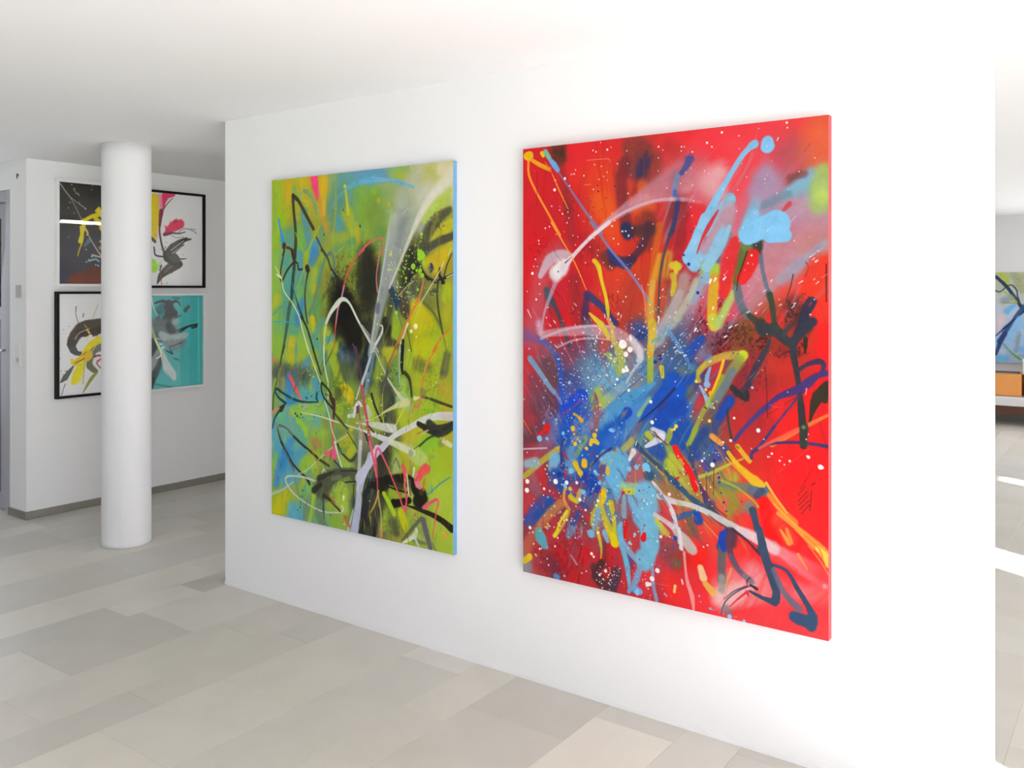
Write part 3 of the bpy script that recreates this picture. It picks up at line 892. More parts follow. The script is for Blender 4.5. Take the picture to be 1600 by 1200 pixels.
s 403c70 11.2-22-34 .3 .95 771,1272 787,1299 802,1333
s 34586c 9.7-7.5 .3 .9 736,1309 783,1335 814,1367
s b0c040 14.8-8.9 .4 .9 768,1236 822,1212 882,1176
s c8b840 8.7-7.3 .4 .9 829,1204 927,1154
s 70806c 21-32-39-39 .4 .9 841,1249 927,1252 981,1241 1003,1256
s 607088 39-46 .4 .9 963,1261 999,1249
s a8b040 10.8-5.8-8.6 .2 .95 852,1240 905,1255 963,1292 981,1311
s 405070 21-28 .4 .9 974,1277 992,1257
s f0c028 14.3-17.9-25-39-17.9 .3 .95 875,1138 905,1174 942,1204 971,1225 999,1235
s f4a830 5.8 .3 .9 867,1157 927,1210 956,1234
s e8b030 17.9-17.9 .2 .95 909,1113 934,1142 951,1158
s f4a040 22-18.4 .4 .9 815,1087 849,1109
s 3c3c74 10.6-9.2-8.5-14.1 .2 .97 1039,1031 989,1102 960,1126 958,1147
s 44386c 8.2-10.3-10.3-13.7 .2 .97 964,1129 1017,1095 1088,1081 1156,1078 1216,1082
s 383c34 30-27-20 .4 .95 1136,1023 1136,1060 1139,1086
s b0c8a0 13.5 .6 .5 1136,1026
s f86050 13.9-10.4 .5 .8 1115,1035 1017,1092 985,1112
s ff8c38 21-31 .4 .9 1021,1267 1063,1313 1105,1347
s f8c048 10.4-7.0-7.0 .3 .95 1010,1227 1042,1271 1080,1317
s f8a040 17.0-20-31 .4 .9 1052,1324 1122,1368 1172,1411
s fcb850 4.8 .3 .9 1035,1293 1105,1351 1172,1404
s fca848 6.9-17.2 .4 .9 1059,1378 1087,1418
s f08850 5.9-5.2 .4 .9 779,1390 840,1445
s 3c6090 23-23 .3 .95 668,1399 716,1378 752,1365
s 2050a8 34-38 .3 1 759,1375 763,1389
s 4c5878 37-26 .4 .9 795,1341 814,1324
s 444c60 26-18.4-22 .4 .9 806,1339 859,1388 889,1409
s 2048a8 26-37-40 .3 .97 867,1416 859,1445 852,1472
s 583440 40 .6 .8 889,1412 885,1452
s 405068 28-25-21-25-32 .15 1 963,1327 974,1371 985,1418 995,1451
s d0d0d0 18.5-18.5-22-26-33 .2 .92 656,1339 736,1342 814,1363 889,1391 981,1425
s d8a0a8 32-46 .3 .85 981,1425 1035,1441
s d4ccd4 15.4-15.4-15.4 .2 .92 656,1368 676,1417 696,1502
s c8b8c0 15.3-35-42 .4 .85 651,1420 696,1458 735,1495
s dcd0d8 11.7-15.6-15.6 .2 .92 584,1278 629,1328 666,1378 677,1431
s d0c8d0 23-19.4-19.4 .3 .85 608,1327 649,1332 690,1341
s d4c8d0 15.6-19.4-23 .3 .85 592,1396 641,1418 689,1448
s e8e4e4 12.1-24 .4 .9 487,1207 504,1174
s d8d8e0 24-31 .4 .9 585,1087 622,1099
s e0e0e8 32-11.8 .4 .9 618,1110 580,1136 555,1150
s c0c030 28-24 .4 .9 564,1104 576,1114
s c8b8b0 31-42-34 .3 .9 680,1446 712,1473 743,1501
s dcdce0 13.8-11.5 .3 .9 688,1433 700,1505
s f4a0a0 9.9-9.1-15.2-19.0-9.1 .3 .9 708,1514 715,1586 723,1625 739,1666 745,1715
s fcd8a0 23-30 .3 .9 771,1558 782,1592
s f8c058 22-30 .3 .9 790,1612 817,1636
s 606468 33-33-33 .4 .9 855,1468 851,1525 851,1586
s a0a098 29-26 .6 .8 851,1579 851,1622
s 2044b0 29-33-18.3 .3 1 855,1428 855,1457 859,1478
s 603c50 36-29-22 .4 .9 886,1413 878,1460 885,1498
s 605870 25-22-22-22 .5 .9 885,1498 904,1530 926,1551 952,1567
s 8c7c88 21-17.9 .6 .8 933,1556 963,1572
s e0a060 8.8-7.3 .4 .9 885,1541 866,1604
s f8b0b8 17.1-51-82 .5 .85-.6-.15 999,1430 1104,1470 1189,1512
s f0c8d0 21-39-39 .5 .8 912,1398 974,1416 1035,1448
s 44384c 10.8-8.6-10.8 .3 .95 889,1402 941,1432 988,1473
s 40506c 25-32-32-28-32 .15 1 985,1387 1003,1467 1024,1526 1045,1590 1041,1619
s 40506c 28-14.1-8.5 .15 1 1038,1626 999,1620 952,1605
s 707088 17.3-21-28 .5 .9 1035,1517 1070,1586 1121,1630
s 40506c 10.3-12.3-17.1-21-31 .15 1 1031,1500 1080,1512 1115,1563 1152,1617 1165,1644
s 3c587c 37-44-41 .25 1 1104,1660 1142,1666 1162,1662
s 3c587c 34-37 .25 1 1165,1647 1159,1679
s 405068 4.3-5.1 .2 .95 847,1708 862,1662 904,1618 955,1587 977,1590
s 302c38 8.5-10.7 .2 .9 955,1584 977,1593
s 503040 4.3 .2 .9 952,1560 941,1572 944,1586
s 603048 5.1-2.9 .3 .9 941,1590 896,1616 859,1652
s e02838 8.7-3.6 .3 .9 941,1611 904,1647 881,1673
s e83040 14.3-3.6 .3 .95 944,1610 946,1624
s fa9840 10.3-17.2 .4 .9 1080,1372 1094,1414
s fca040 20-30-37-23 .3 .95 1115,1366 1166,1402 1206,1435 1219,1466
s fcd858 16.6-27-19.9 .3 .95 1182,1419 1209,1441 1216,1467
s f88040 4.7 .3 .9 1139,1383 1189,1421 1199,1453
s f89850 5.3 .4 .8 1152,1414 1199,1470 1217,1500
s f8a050 10.2-3.4 .5 .9 1118,1450 1149,1496
s fad0d0 16.6 .8 .5 1206,1539
s 808088 33 .8 .7 874,1696 866,1686
s 68b8d8 24-20-24-12.2 .3 .95 446,1471 455,1527 476,1600 489,1693
s 78a8d0 28-24-28 .3 .9 463,1526 506,1568 532,1582
s 74b8d8 59-55 .3 .97 579,1450 579,1507 566,1565
s 74b8d8 72 .3 .95 545,1565 549,1579
s 78a8d0 24-28-16.1 .4 .9 532,1601 515,1650 484,1701
s 80a0c8 11.8-14.2-15.8 .3 .9 582,1585 586,1659 599,1709
s 68b0e8 32-24 .3 .95 514,1688 531,1692
s e8a828 18.2-23 .3 1 2,1669 33,1649
s d8c020 23-27 .25 1 8,1672 33,1651
s 582c34 38-46 .5 .8 334,1637 370,1693 405,1713
s 503848 41-45 .5 .85 432,1643 410,1708
s e0ca28 17.6-17.6-13.2 .3 .95 152,1546 171,1519
s d0b830 16.7-10.0-4.2 .3 .9 353,1509 366,1554 364,1597
s e0cc10 21-37 .2 .97 415,1499 424,1529
s 58a0b8 45-27 .4 .9 88,1564 103,1594
s 84b8d4 37-47 .5 .5-.9 975,268 953,338
s 84c4ee 31-52-68 .15 1 970,313 953,353 945,381
s 84c8f4 67-78-88 .15 1 948,384 996,360 1043,347
s 84c8f4 100 .12 1 1044,351
s 84c8f4 56-46 .15 1 1027,385 1074,388
s b890a0 22-33 .5 .8 861,303 816,380 787,431
s d03040 5.5-18.6-11.0-4.4 .3 .95 838,291 805,342 776,394 758,441
s 90c4e0 13.0-22-32-38 .2 .95 878,350 861,397 827,448 793,490
s 1c44a8 33-50-28 .2 .98 278,1295 321,1300 344,1328 308,1353
W 45 21 5 18 20 80 60 .35 .75 185 1033 551 1384 2458b8 70b0d8 b8b848 a04050 c8a838 5870a0 8098b0
W 45 22 4 16 20 90 125 .35 .7 388 1090 830 1411 a8a838 c84840 486090 d0b040 683c48 88a048 3858a0
W 40 23 4 16 20 80 95 .35 .7 92 1271 524 1531 c83038 c8b030 7090b8 a04850 3c58a8 78b0d0
W 35 24 4 12 30 120 75 .4 .5 151 1594 523 1746 901c24 e04048 581c28 c82830
W 30 25 1.6 3 40 200 118 .3 .6 36 325 525 1149 f0c0c8 381820 e8e0e8 e07080
W 40 26 1.6 3 30 160 50 .3 .6 555 580 1017 968 c8d0e0 203050 e8e8f0 301820
W 30 27 1.6 3 30 160 80 .3 .5 245 1029 830 1434 202840 e8e0d8 601c28 e8d060
K f4f0f0 40 1 3.2 51 329 1613 469 1709
K 202024 30 1 3 52 329 1613 441 1702
s e8b818 33-41 .1 1 20,30 30,31
s e8a018 15.1-17.7-16.0 .12 1 44,48 84,71 128,91
s f09028 11.5-10.7-8.9-8.9 .15 1 27,51 29,107 63,174 122,266 179,356
s e8b818 17.7-13.3 .1 1 92,24 99,36
s 78b898 22-19.4 .15 1 109,21 128,47
s 68a0d8 17.5-26-19.2 .15 1 133,55 152,77 168,98
s f08c30 3.5-6.1-2.6 .15 1 142,112 170,169 217,255
s e06838 4.4-7.0 .2 .9 108,61 137,103
s e89878 3.3 .3 .6 302,71 396,73 401,85
s e89878 3.4 .3 .6 290,165 319,165
s 502028 2.7 .4 .6 69,94 68,231
s e83038 4.5 .4 .5 39,84 64,94
s f0a030 7.7-5.2-3.4-6.0-3.4 .2 .95 138,304 216,418 253,477 299,571
s e0c828 16.6-21-14.9-14.1-16.6-8.3 .2 .95 334,459 354,482 367,536 385,594 393,640 397,678
s d8c030 8.3-21-21-12.5 .2 .95 314,662 344,687 371,710 397,755
s e09060 16.5-12.3 .4 .85 397,682 415,728
s d0b060 9.9-16.4-16.4 .4 .8 411,697 419,773
s f09098 3.2 .3 .9 537,552 549,604 557,668
s c0b038 15.3 .4 .9 677,472 669,552
s d8c030 23-15.3 .4 .9 677,483 677,508
s d0b828 23-13.8 .4 .9 669,552 660,589
s d0c030 31-34 .4 .95 663,483 683,487
s c8b030 23-19.2-11.5 .4 .9 663,519 671,552 663,589
s 382c20 5.0-6.4-3.6 .6 .85 943,438 928,483 910,532 906,573
s 403028 4.1-3.4 .4 .9 1102,519 1092,563 1078,607
s 403028 3.4-2.0 .4 .85 1143,479 1153,496 1140,529
s 502820 5.3-4.6 .4 .8 1210,487 1210,609
s e83c28 40-20 .5 .6 1167,480 1156,506
s e07080 2.6 .3 .8 181,766 242,863
s e09080 2.1 .3 .8 242,752 288,837
s f4a020 14.2 .3 .95 573,809 577,805
s c8c038 19.5-15.6 .3 .95 619,855 623,888
s 806820 3.1 .4 .8 623,858 620,884
s 903840 5.9-7.5 .4 .85 338,967 347,993
s a03858 6.0-4.3-3.4 .3 .85 283,994 241,1028 203,1055
s c03050 3.5 .3 .85 193,1052 217,1054
s d0a020 10.3-8.6-21 .2 1 243,1056 259,1062 277,1077
s d8a848 3.6-1.8 .3 .8 2,1101 41,1154
s d02020 27-35 .3 1 121,1114 111,1131
s e02430 17.9-9.0 .4 .9 91,1145 66,1164
s a0a840 19.4-23-15.5 .25 .95 654,1081 650,1103 642,1126
s 8c2c38 3.1-3.9 .3 .9 576,1088 601,1104 622,1121
s 302848 11.7-3.9 .3 .8 671,929 610,992 526,1063
s 782838 3.9 .4 .7 643,975 610,1014
s f8b818 11.0-9.5-8.8 .12 1 857,818 842,868 815,934
s f8a820 17.0 .12 1 809,936
s 80b0d8 7.4-11.1-22-14.8 .2 .97 808,845 796,878 794,903
s 90b0d8 26 .2 .97 796,906
s 90b8e0 7.5-14.9-18.6 .25 .95 769,912 788,943 798,971
s 80b0a8 22-18.5 .3 .9 800,971 811,980
s a8b840 8.9-11.1 .2 .95 807,948 796,982
s 3c1c28 2.8 .5 .7 1005,831 1011,900 1012,961 1014,1006
s 501c28 2.7 .5 .6 1153,897 1070,957 1018,992
s f06080 2.1 .3 .7 1021,961 1053,968 1070,957
s e89098 5.4-3.4 .4 .9 1146,897 1143,918
s 301830 5.2 .5 .8 788,986 794,992
s e0b820 26-17.1-26 .2 1 249,1249 262,1271 272,1282
s e0b820 26-28 .2 1 290,1236 290,1248
s e0b828 14.1-16.6 .15 1 394,1248 394,1267
s e0b828 16.9-15.2 .2 1 323,1151 318,1167
s e0b828 12.6-16.8 .2 1 337,1146 350,1158
s e8c018 21-21-12.5 .2 1 372,1347 380,1358 371,1382
s d0c020 26-17.2 .3 .95 229,1382 252,1395
s e8d818 13.1-8.8 .3 .9 210,1441 176,1493 157,1545
s 98d0a0 20 .5 .8 464,1308
s e8e0e8 4.0-3.2 .3 .9 517,1135 513,1151
s 782840 3.1-3.1 .3 .9 589,1091 605,1108 597,1112
s 802838 3.9 .3 .9 601,1108 642,1134
s 3c2860 12.5-4.2 .4 .8 408,1173 363,1205 318,1253
s 2c3c88 11.3-8.7-22 .3 .9 202,1155 183,1189 192,1268
s b02840 13.0-6.9 .3 .9 197,1215 216,1237
s c82848 17.4-7.0 .3 .8 206,1286 201,1314
s d02830 14.4-10.2 .3 .95 303,1447 312,1461
s e02020 16.0-24 .2 1 549,1474 545,1489
s e01820 20-12.2 .3 .9 472,1448 468,1502
s c8d8e8 7.2 .5 .7 1,1218 115,1202
s 3c2820 2.7-3.4-2.7 .4 .85 1162,1235 1157,1299
s 3c2820 2.7 .4 .8 1118,1274 1149,1236
s 3c2820 2.4 .4 .8 1120,1287 1152,1249
s 3c2820 2.4 .4 .8 1123,1301 1154,1266
s 3c2820 2.4 .4 .8 1129,1313 1156,1279
s 3c2820 2.4 .4 .75 1118,1254 1142,1220
s 3c2820 2.0 .4 .6 1125,1233 1146,1196
s 3c2820 3.4 .3 .9 1162,1214 1173,1206
s 701c1c 2.0 .5 .7 1146,1190 1163,1167
s f07878 1.4 .3 .6 1046,1188 1098,1145 1153,1095
s f06868 1.3 .3 .6 1146,1136 1149,1183
s b89830 7.2-3.6 .3 .8 901,1111 916,1116
s 40382c 2.9 .3 .9 905,1114 912,1120
s 8c2c38 5.2-6.7-5.2 .3 .9 768,1262 802,1315 867,1362
s 3c2c38 3.0 .3 .85 802,1365 852,1397
s 502030 3.0 .3 .8 793,1226 795,1290
s 601c28 2.6 .3 .8 822,1194 820,1294
s a8c8d8 3.0 .3 .8 752,1253 764,1273
s e8c028 27-18.2 .2 1 33,1649 33,1655
s d4a0a0 6.9-8.6 .4 .7 228,1609 256,1640
s f0c0c0 1.2 .3 .7 523,1652 648,1647
s 5890d0 26-17.6 .4 .9 160,1705 170,1707
s f8c060 11.6-7.7 .3 .9 673,1642 668,1665
s fcd080 7.7 .3 .9 673,1642 671,1665
s fce0e0 6.1 .3 .9 699,1615 703,1629
s f04048 2.1 .4 .8 1084,1532 1066,1552
d f8ecec 2.6,329,35 2.8,343,42 3.9,392,38 2.0,408,30 2.1,363,8 2.3,336,90 2.1,366,99 2.7,232,120 3.2,244,119 2.4,250,104 2.9,288,129 5.0,201,134 2.9,223,164 6.2,153,175 2.7,139,239 3.0,190,272 2.4,215,266 2.1,220,290 2.4,264,282 2.4,211,308 2.7,109,325 2.2,128,319 2.3,331,185 2.1,356,148 3.3,607,47 1.9,624,61 2.4,606,88 2.2,476,50 2.5,436,95 2.2,479,98 1.9,605,136 2.0,391,124 2.2,640,200 2.5,424,309 3.8,457,351 3.0,499,340 1.9,584,329 2.1,321,291
d 40202c 3.1,349,171 3.9,352,194 2.3,386,222 2.1,321,230 2.3,331,254 2.1,369,264 2.1,328,273 3.4,426,179 2.1,303,216 2.3,369,190
d fff4ee 4.2,851,20 3.9,796,51 2.7,814,67 2.8,698,56 1.9,709,57 2.1,697,71 2.8,740,78 2.2,913,38 4.0,1080,11 2.5,1082,28 1.5,984,21 1.9,1173,137 1.9,1121,178 1.9,1005,195 2.1,1047,245 1.9,694,188 1.9,741,197 1.8,787,150 1.6,734,135 1.9,745,254 1.9,734,275 2.1,739,306 2.2,905,298 2.0,971,309 1.8,855,218 1.9,714,149 1.6,914,83
s f8e0e4 4.1-2.1 .3 1 1051,59 1047,69
s 603840 1.7 .5 .8 1160,88 1138,114
d 704858 1.8,813,282
d f8ecec 5.8,46,505 4.2,65,610 3.7,81,548 3.3,77,374 2.8,78,387 3.0,109,325 2.5,129,321 2.5,61,448 2.2,53,477 2.2,70,477 3.0,419,377 2.5,542,407 2.0,520,412 1.9,578,420 2.0,487,442 2.3,403,483 2.5,412,489 2.8,472,597 2.5,460,615 3.0,510,516 2.2,525,531 2.5,438,578 2.2,564,552 2.1,254,539 2.1,250,396 2.1,239,359 2.3,334,373 2.3,316,406 2.1,352,419 2.1,376,467 2.7,114,682 2.4,156,702 2.2,74,715 2.5,122,642 3.7,606,670 2.4,572,625 2.4,613,600 2.7,497,712 2.7,546,707 2.4,589,715 2.5,529,723 2.4,211,308 2.0,482,371 3.0,484,367 2.5,20,578 2.2,83,588
s f0d8e0 5.6 .2 1 493,752 492,759
s f8f0f0 5.5-3.1 .3 1 609,674 605,693
s f8c8d0 5.4-2.7 .4 .9 23,653 40,684
d 201820 3.2,170,500
d 601820 4.1,236,662 2.1,224,664
d 183a8c 4.4,707,446 6.3,726,479 3.1,765,502 2.1,776,528 2.3,731,537 6.3,761,581 2.5,772,595 1.9,722,626 2.1,773,657 1.9,726,664 1.9,725,578 3.2,735,363
s fcf8f0 8.9-5.2 .2 1 810,536 805,547
s fcf8f0 7.3-3.7 .2 1 828,531 822,542
s f8f0e8 5.9-2.9 .2 1 820,632 816,641
s f8f0f0 5.3-3.0 .3 1 752,711 747,720
d f8f0f0 1.7,1026,541 2.0,860,519 2.1,781,597 2.6,741,676 2.1,817,673 1.7,1054,603 1.8,871,459 1.6,751,402 1.3,929,354 1.9,1183,443 1.8,948,558
s f8d8d8 3.5-1.7 .3 1 1031,536 1024,546
s f8e8e8 3.4-1.7 .3 1 1133,541 1119,550
s f8e8e8 2.7-1.3 .3 1 1173,534 1168,539
s f8e8e8 3.3-1.7 .3 1 1185,544 1176,552
s f8e8e8 3.4-1.7 .3 1 1106,623 1096,632
s f8e8e8 2.8-1.7 .3 1 1062,619 1053,625
s f8e8e8 2.7-1.7 .3 1 1172,466 1165,473
d f8f4e8 17.0,458,776 10.7,489,795 10.4,472,813 6.8,473,862 9.3,462,875 8.0,477,872 4.3,411,785 3.9,406,818 3.5,408,831 5.8,435,909 3.9,426,929 5.7,484,947 6.6,575,983 7.2,581,1058 3.9,390,896 2.8,361,902 4.0,308,910 2.9,329,917 2.5,538,904 2.4,596,1046 2.8,366,951 2.9,301,961 2.6,283,982 2.4,284,994 2.6,300,992 2.5,477,758 2.2,493,754 2.4,217,1125 2.6,271,1160 2.1,234,1163 2.4,245,1001 2.1,332,858 2.2,200,803 2.4,174,844 2.0,508,853 2.0,545,943 1.7,673,903 2.2,135,779
s f8f4f4 5.6 .2 1 493,748 492,760
d a8b0d8 7.2,223,934 2.4,206,934 2.7,232,901
d 88a8c8 4.3,30,809 3.4,5,1016 3.0,102,946 3.3,109,974 3.7,101,1002 3.3,136,1063 2.8,64,1123 6.2,161,1085 5.2,101,1104 8.8,80,1168 5.7,115,1164 2.7,155,1107 4.6,162,1099
d 90c0a8 4.0,306,873 4.0,296,1026 3.1,322,847 3.1,377,882 2.2,553,892
d 183880 9.6,612,818 7.7,594,835
d 183870 2.2,497,971 2.0,498,984 2.0,491,967 2.0,505,987 2.0,534,959 2.0,547,951 1.8,456,986
d 2c6cd8 4.1,172,866 2.6,296,1007
d a8c078 4.8,381,817 3.9,399,828 4.8,423,834 6.9,427,838 3.9,410,816
d e0c028 5.9,360,1011 3.1,345,1017 3.9,400,998 9.8,238,1112 4.1,244,1133 6.1,248,1172 4.9,345,1109 10.4,336,1130 9.6,325,1152 10.4,341,1153 7.6,677,1064 5.4,669,1076 3.8,555,1129 2.5,548,1123
d 60a0e0 8.1,411,1103 4.8,422,1101 3.9,400,1103
d 6890e0 2.7,198,976 2.7,203,1008 2.4,194,996
d fff4ec 4.2,896,1016 7.0,982,1051 4.7,883,1095 3.1,856,1104 2.0,1002,1079 2.1,1145,1065 1.5,1152,1047 1.9,692,1040 2.1,721,991 2.1,742,1006 1.8,832,963 1.9,765,1024 1.5,984,813 1.7,1012,721 2.4,674,903 1.7,1083,913 1.5,1023,785 1.5,996,844 1.6,757,938
s fff4e8 7.5-4.5 .2 1 754,709 749,718
d f0d840 5.8,755,897 5.3,791,924 3.9,822,987 2.5,818,971 2.8,734,1023 6.2,805,1034 2.5,778,1032 5.4,676,1065 5.4,670,1075 3.6,661,1080
d 88c0f0 4.6,961,906 3.6,684,953 2.3,733,976
d 203080 2.1,791,864 2.1,786,880 2.6,768,907 2.1,789,940 2.1,753,923 3.6,734,827 1.6,734,832
d d02838 2.8,706,1041
d f4f0ec 9.6,21,1347 10.4,20,1383 10.0,158,1330 8.5,209,1328 6.6,256,1322 5.7,103,1366 3.7,130,1371 3.0,100,1392 7.8,270,1386 5.9,351,1380 4.4,344,1398 5.0,296,1423 4.1,211,1474 3.2,198,1478 2.9,231,1475 2.9,282,1450 7.0,34,1532 3.4,49,1549 2.5,31,1553 2.7,151,1512 2.5,130,1511 2.8,53,1594 3.3,168,1551 4.4,351,1502 2.6,393,1385 3.1,424,1435 2.3,408,1439 3.4,547,1352 3.8,561,1362 2.9,584,1328 2.7,540,1382 6.5,650,1314 3.0,187,1338 2.7,174,1373 3.2,270,1160 2.1,234,1163 2.7,217,1125 2.4,252,1414 2.3,371,1446 2.8,117,1305 2.5,577,1355 2.3,502,1402 2.7,249,1538 2.5,4,1504 2.1,355,1482 2.5,20,1230 1.9,183,1468
d e8b830 5.2,117,1272 7.9,225,1350 5.1,152,1429 4.7,138,1467 4.7,120,1504 3.3,108,1518 3.8,83,1538 3.3,116,1515 4.0,348,1209 7.1,300,1184 9.8,238,1114 4.1,244,1134 8.5,249,1172 5.4,345,1109 4.0,295,1183 3.6,304,1188 2.7,182,1385 2.5,87,1350 2.9,563,1204
d 78c0e8 7.1,338,1270 5.9,345,1277 8.2,358,1310 8.6,201,1340 9.1,516,1231 15.1,555,1225 7.8,567,1235 6.9,408,1104 4.8,417,1107 11.9,81,1167 6.3,118,1165 5.7,520,1414 3.4,509,1484 6.8,487,1518 7.3,193,1136 10.7,230,1279 3.8,529,1222 9.2,486,1241 5.2,118,1521 4.2,121,1397 9.7,285,1355
d d02030 6.8,462,1333 5.4,360,1343 3.1,333,1356 4.3,43,1345 3.8,549,1442 2.7,543,1458
d 183c98 12.5,177,1301 5.1,196,1295 4.1,211,1269 3.2,233,1178 2.7,164,1167 6.6,622,1140 2.9,643,1477 5.4,673,1470
d 60a8e0 3.7,622,1140
d 404050 3.1,396,1330
d fffafa 8.2,1191,1151 5.6,1197,1152 5.7,1152,1123 3.9,1149,1121 4.0,1090,1143 3.6,1056,1146 2.6,1072,1157 4.1,1029,1125 2.9,1016,1137 1.7,1023,1136 1.7,1063,1132 5.9,982,1051 4.2,884,1095 2.7,857,1104 2.7,857,1124 1.7,1002,1079 1.9,1145,1065 1.3,1152,1048 1.8,958,1115 7.9,816,1188 4.4,777,1178 2.8,785,1169 2.3,769,1197 2.6,685,1171 2.8,705,1216 2.8,708,1234 2.1,828,1144 1.6,838,1143 1.6,838,1152 1.8,804,1154 1.8,793,1216 1.6,744,1213 1.7,707,1196 2.3,809,1267 2.1,787,1277 1.8,804,1313 1.8,815,1333 1.6,756,1358 1.4,742,1375
d 2828a0 2.7,836,1215 5.2,840,1229 3.5,842,1246 3.1,848,1282 4.3,858,1314 3.5,868,1343 2.6,706,1325 2.6,706,1374 6.2,824,1172 1.8,829,1266
d 303840 2.5,923,1303 1.6,908,1339 1.7,1080,1310 1.8,830,1122
d c82030 2.3,830,1154 1.8,822,1162
d f4f0f0 4.2,155,1587 3.3,168,1552 3.1,52,1595 3.3,124,1667 2.8,118,1643 2.9,299,1659 2.4,279,1670 4.9,358,1662 7.0,385,1642 4.9,351,1502 9.0,602,1600 9.8,581,1634 9.1,562,1658 6.7,572,1656 2.7,582,1582 2.9,602,1493 2.2,634,1520 6.0,323,1587 4.9,332,1597 3.5,374,1675 2.6,345,1684 2.6,367,1693 3.1,370,1709 2.3,422,1649 2.4,268,1529 2.4,250,1538 5.5,616,1474 4.2,82,1610 2.8,90,1606 1.9,87,1664 2.1,386,1616 2.3,347,1654
d b8b8d8 3.7,632,1680 2.9,638,1686 3.8,565,1674 4.1,199,1696 2.4,640,1684
d 90c8f0 6.8,521,1689 9.9,519,1698 5.7,509,1482 4.7,487,1518 3.8,494,1521
d 2c58b0 3.7,656,1570 5.5,667,1507 9.5,673,1471 2.4,641,1476 3.3,165,1654 3.0,175,1690
d e01828 11.4,545,1493 6.7,547,1484
d a83040 3.4,529,1572
d 284878 1.5,542,1553
d e8b828 4.3,60,1636 4.3,65,1639
d 9cb4e8 4.0,766,1660 2.6,772,1679 3.5,805,1696 2.5,821,1698 2.1,845,1702 2.5,857,1704 2.0,899,1715 4.3,811,1696
d a0d0f8 8.3,879,1709 6.0,932,1713 2.7,877,1705
d fff0f0 1.1,832,1694 1.1,904,1704 1.1,898,1705
d 2c48a0 7.6,674,1469 5.5,667,1507 2.9,657,1569 3.6,686,1492
K f0e8ec 50 .8 3.2 11 37 95 684 671
R f4ecf0 170 40 .8 2.6 417 918 60 260 60 130 16
R f4ecf0 130 41 .8 2.4 417 918 60 420 20 60 16
R e8e0e8 160 42 .8 2.2 417 967 80 380 110 175 22
R f4ecf0 80 43 .8 3 472 963 250 900 20 50 30
K e8d8e0 200 .7 2.2 13 6 840 525 1149
K f4ecec 200 .8 3.2 14 4 1151 550 1621
K 88b8e0 110 .8 3.4 15 62 992 524 1483
R a8d0f0 170 44 .8 2.6 417 967 20 380 20 110 24
K f4f0f0 80 .8 3 17 526 1102 877 1561
K e8c838 60 .8 3.4 18 123 1140 731 1542
K 2040a0 80 .8 3.4 19 244 1078 805 1574
K d83040 70 .8 3.6 20 29 1200 680 1667
K f8e8e8 60 .7 2 21 635 -45 1211 598
K f8f0f0 70 .8 2.4 22 329 1564 680 1737
K 203030 50 1 3 23 832 668 1169 830"""
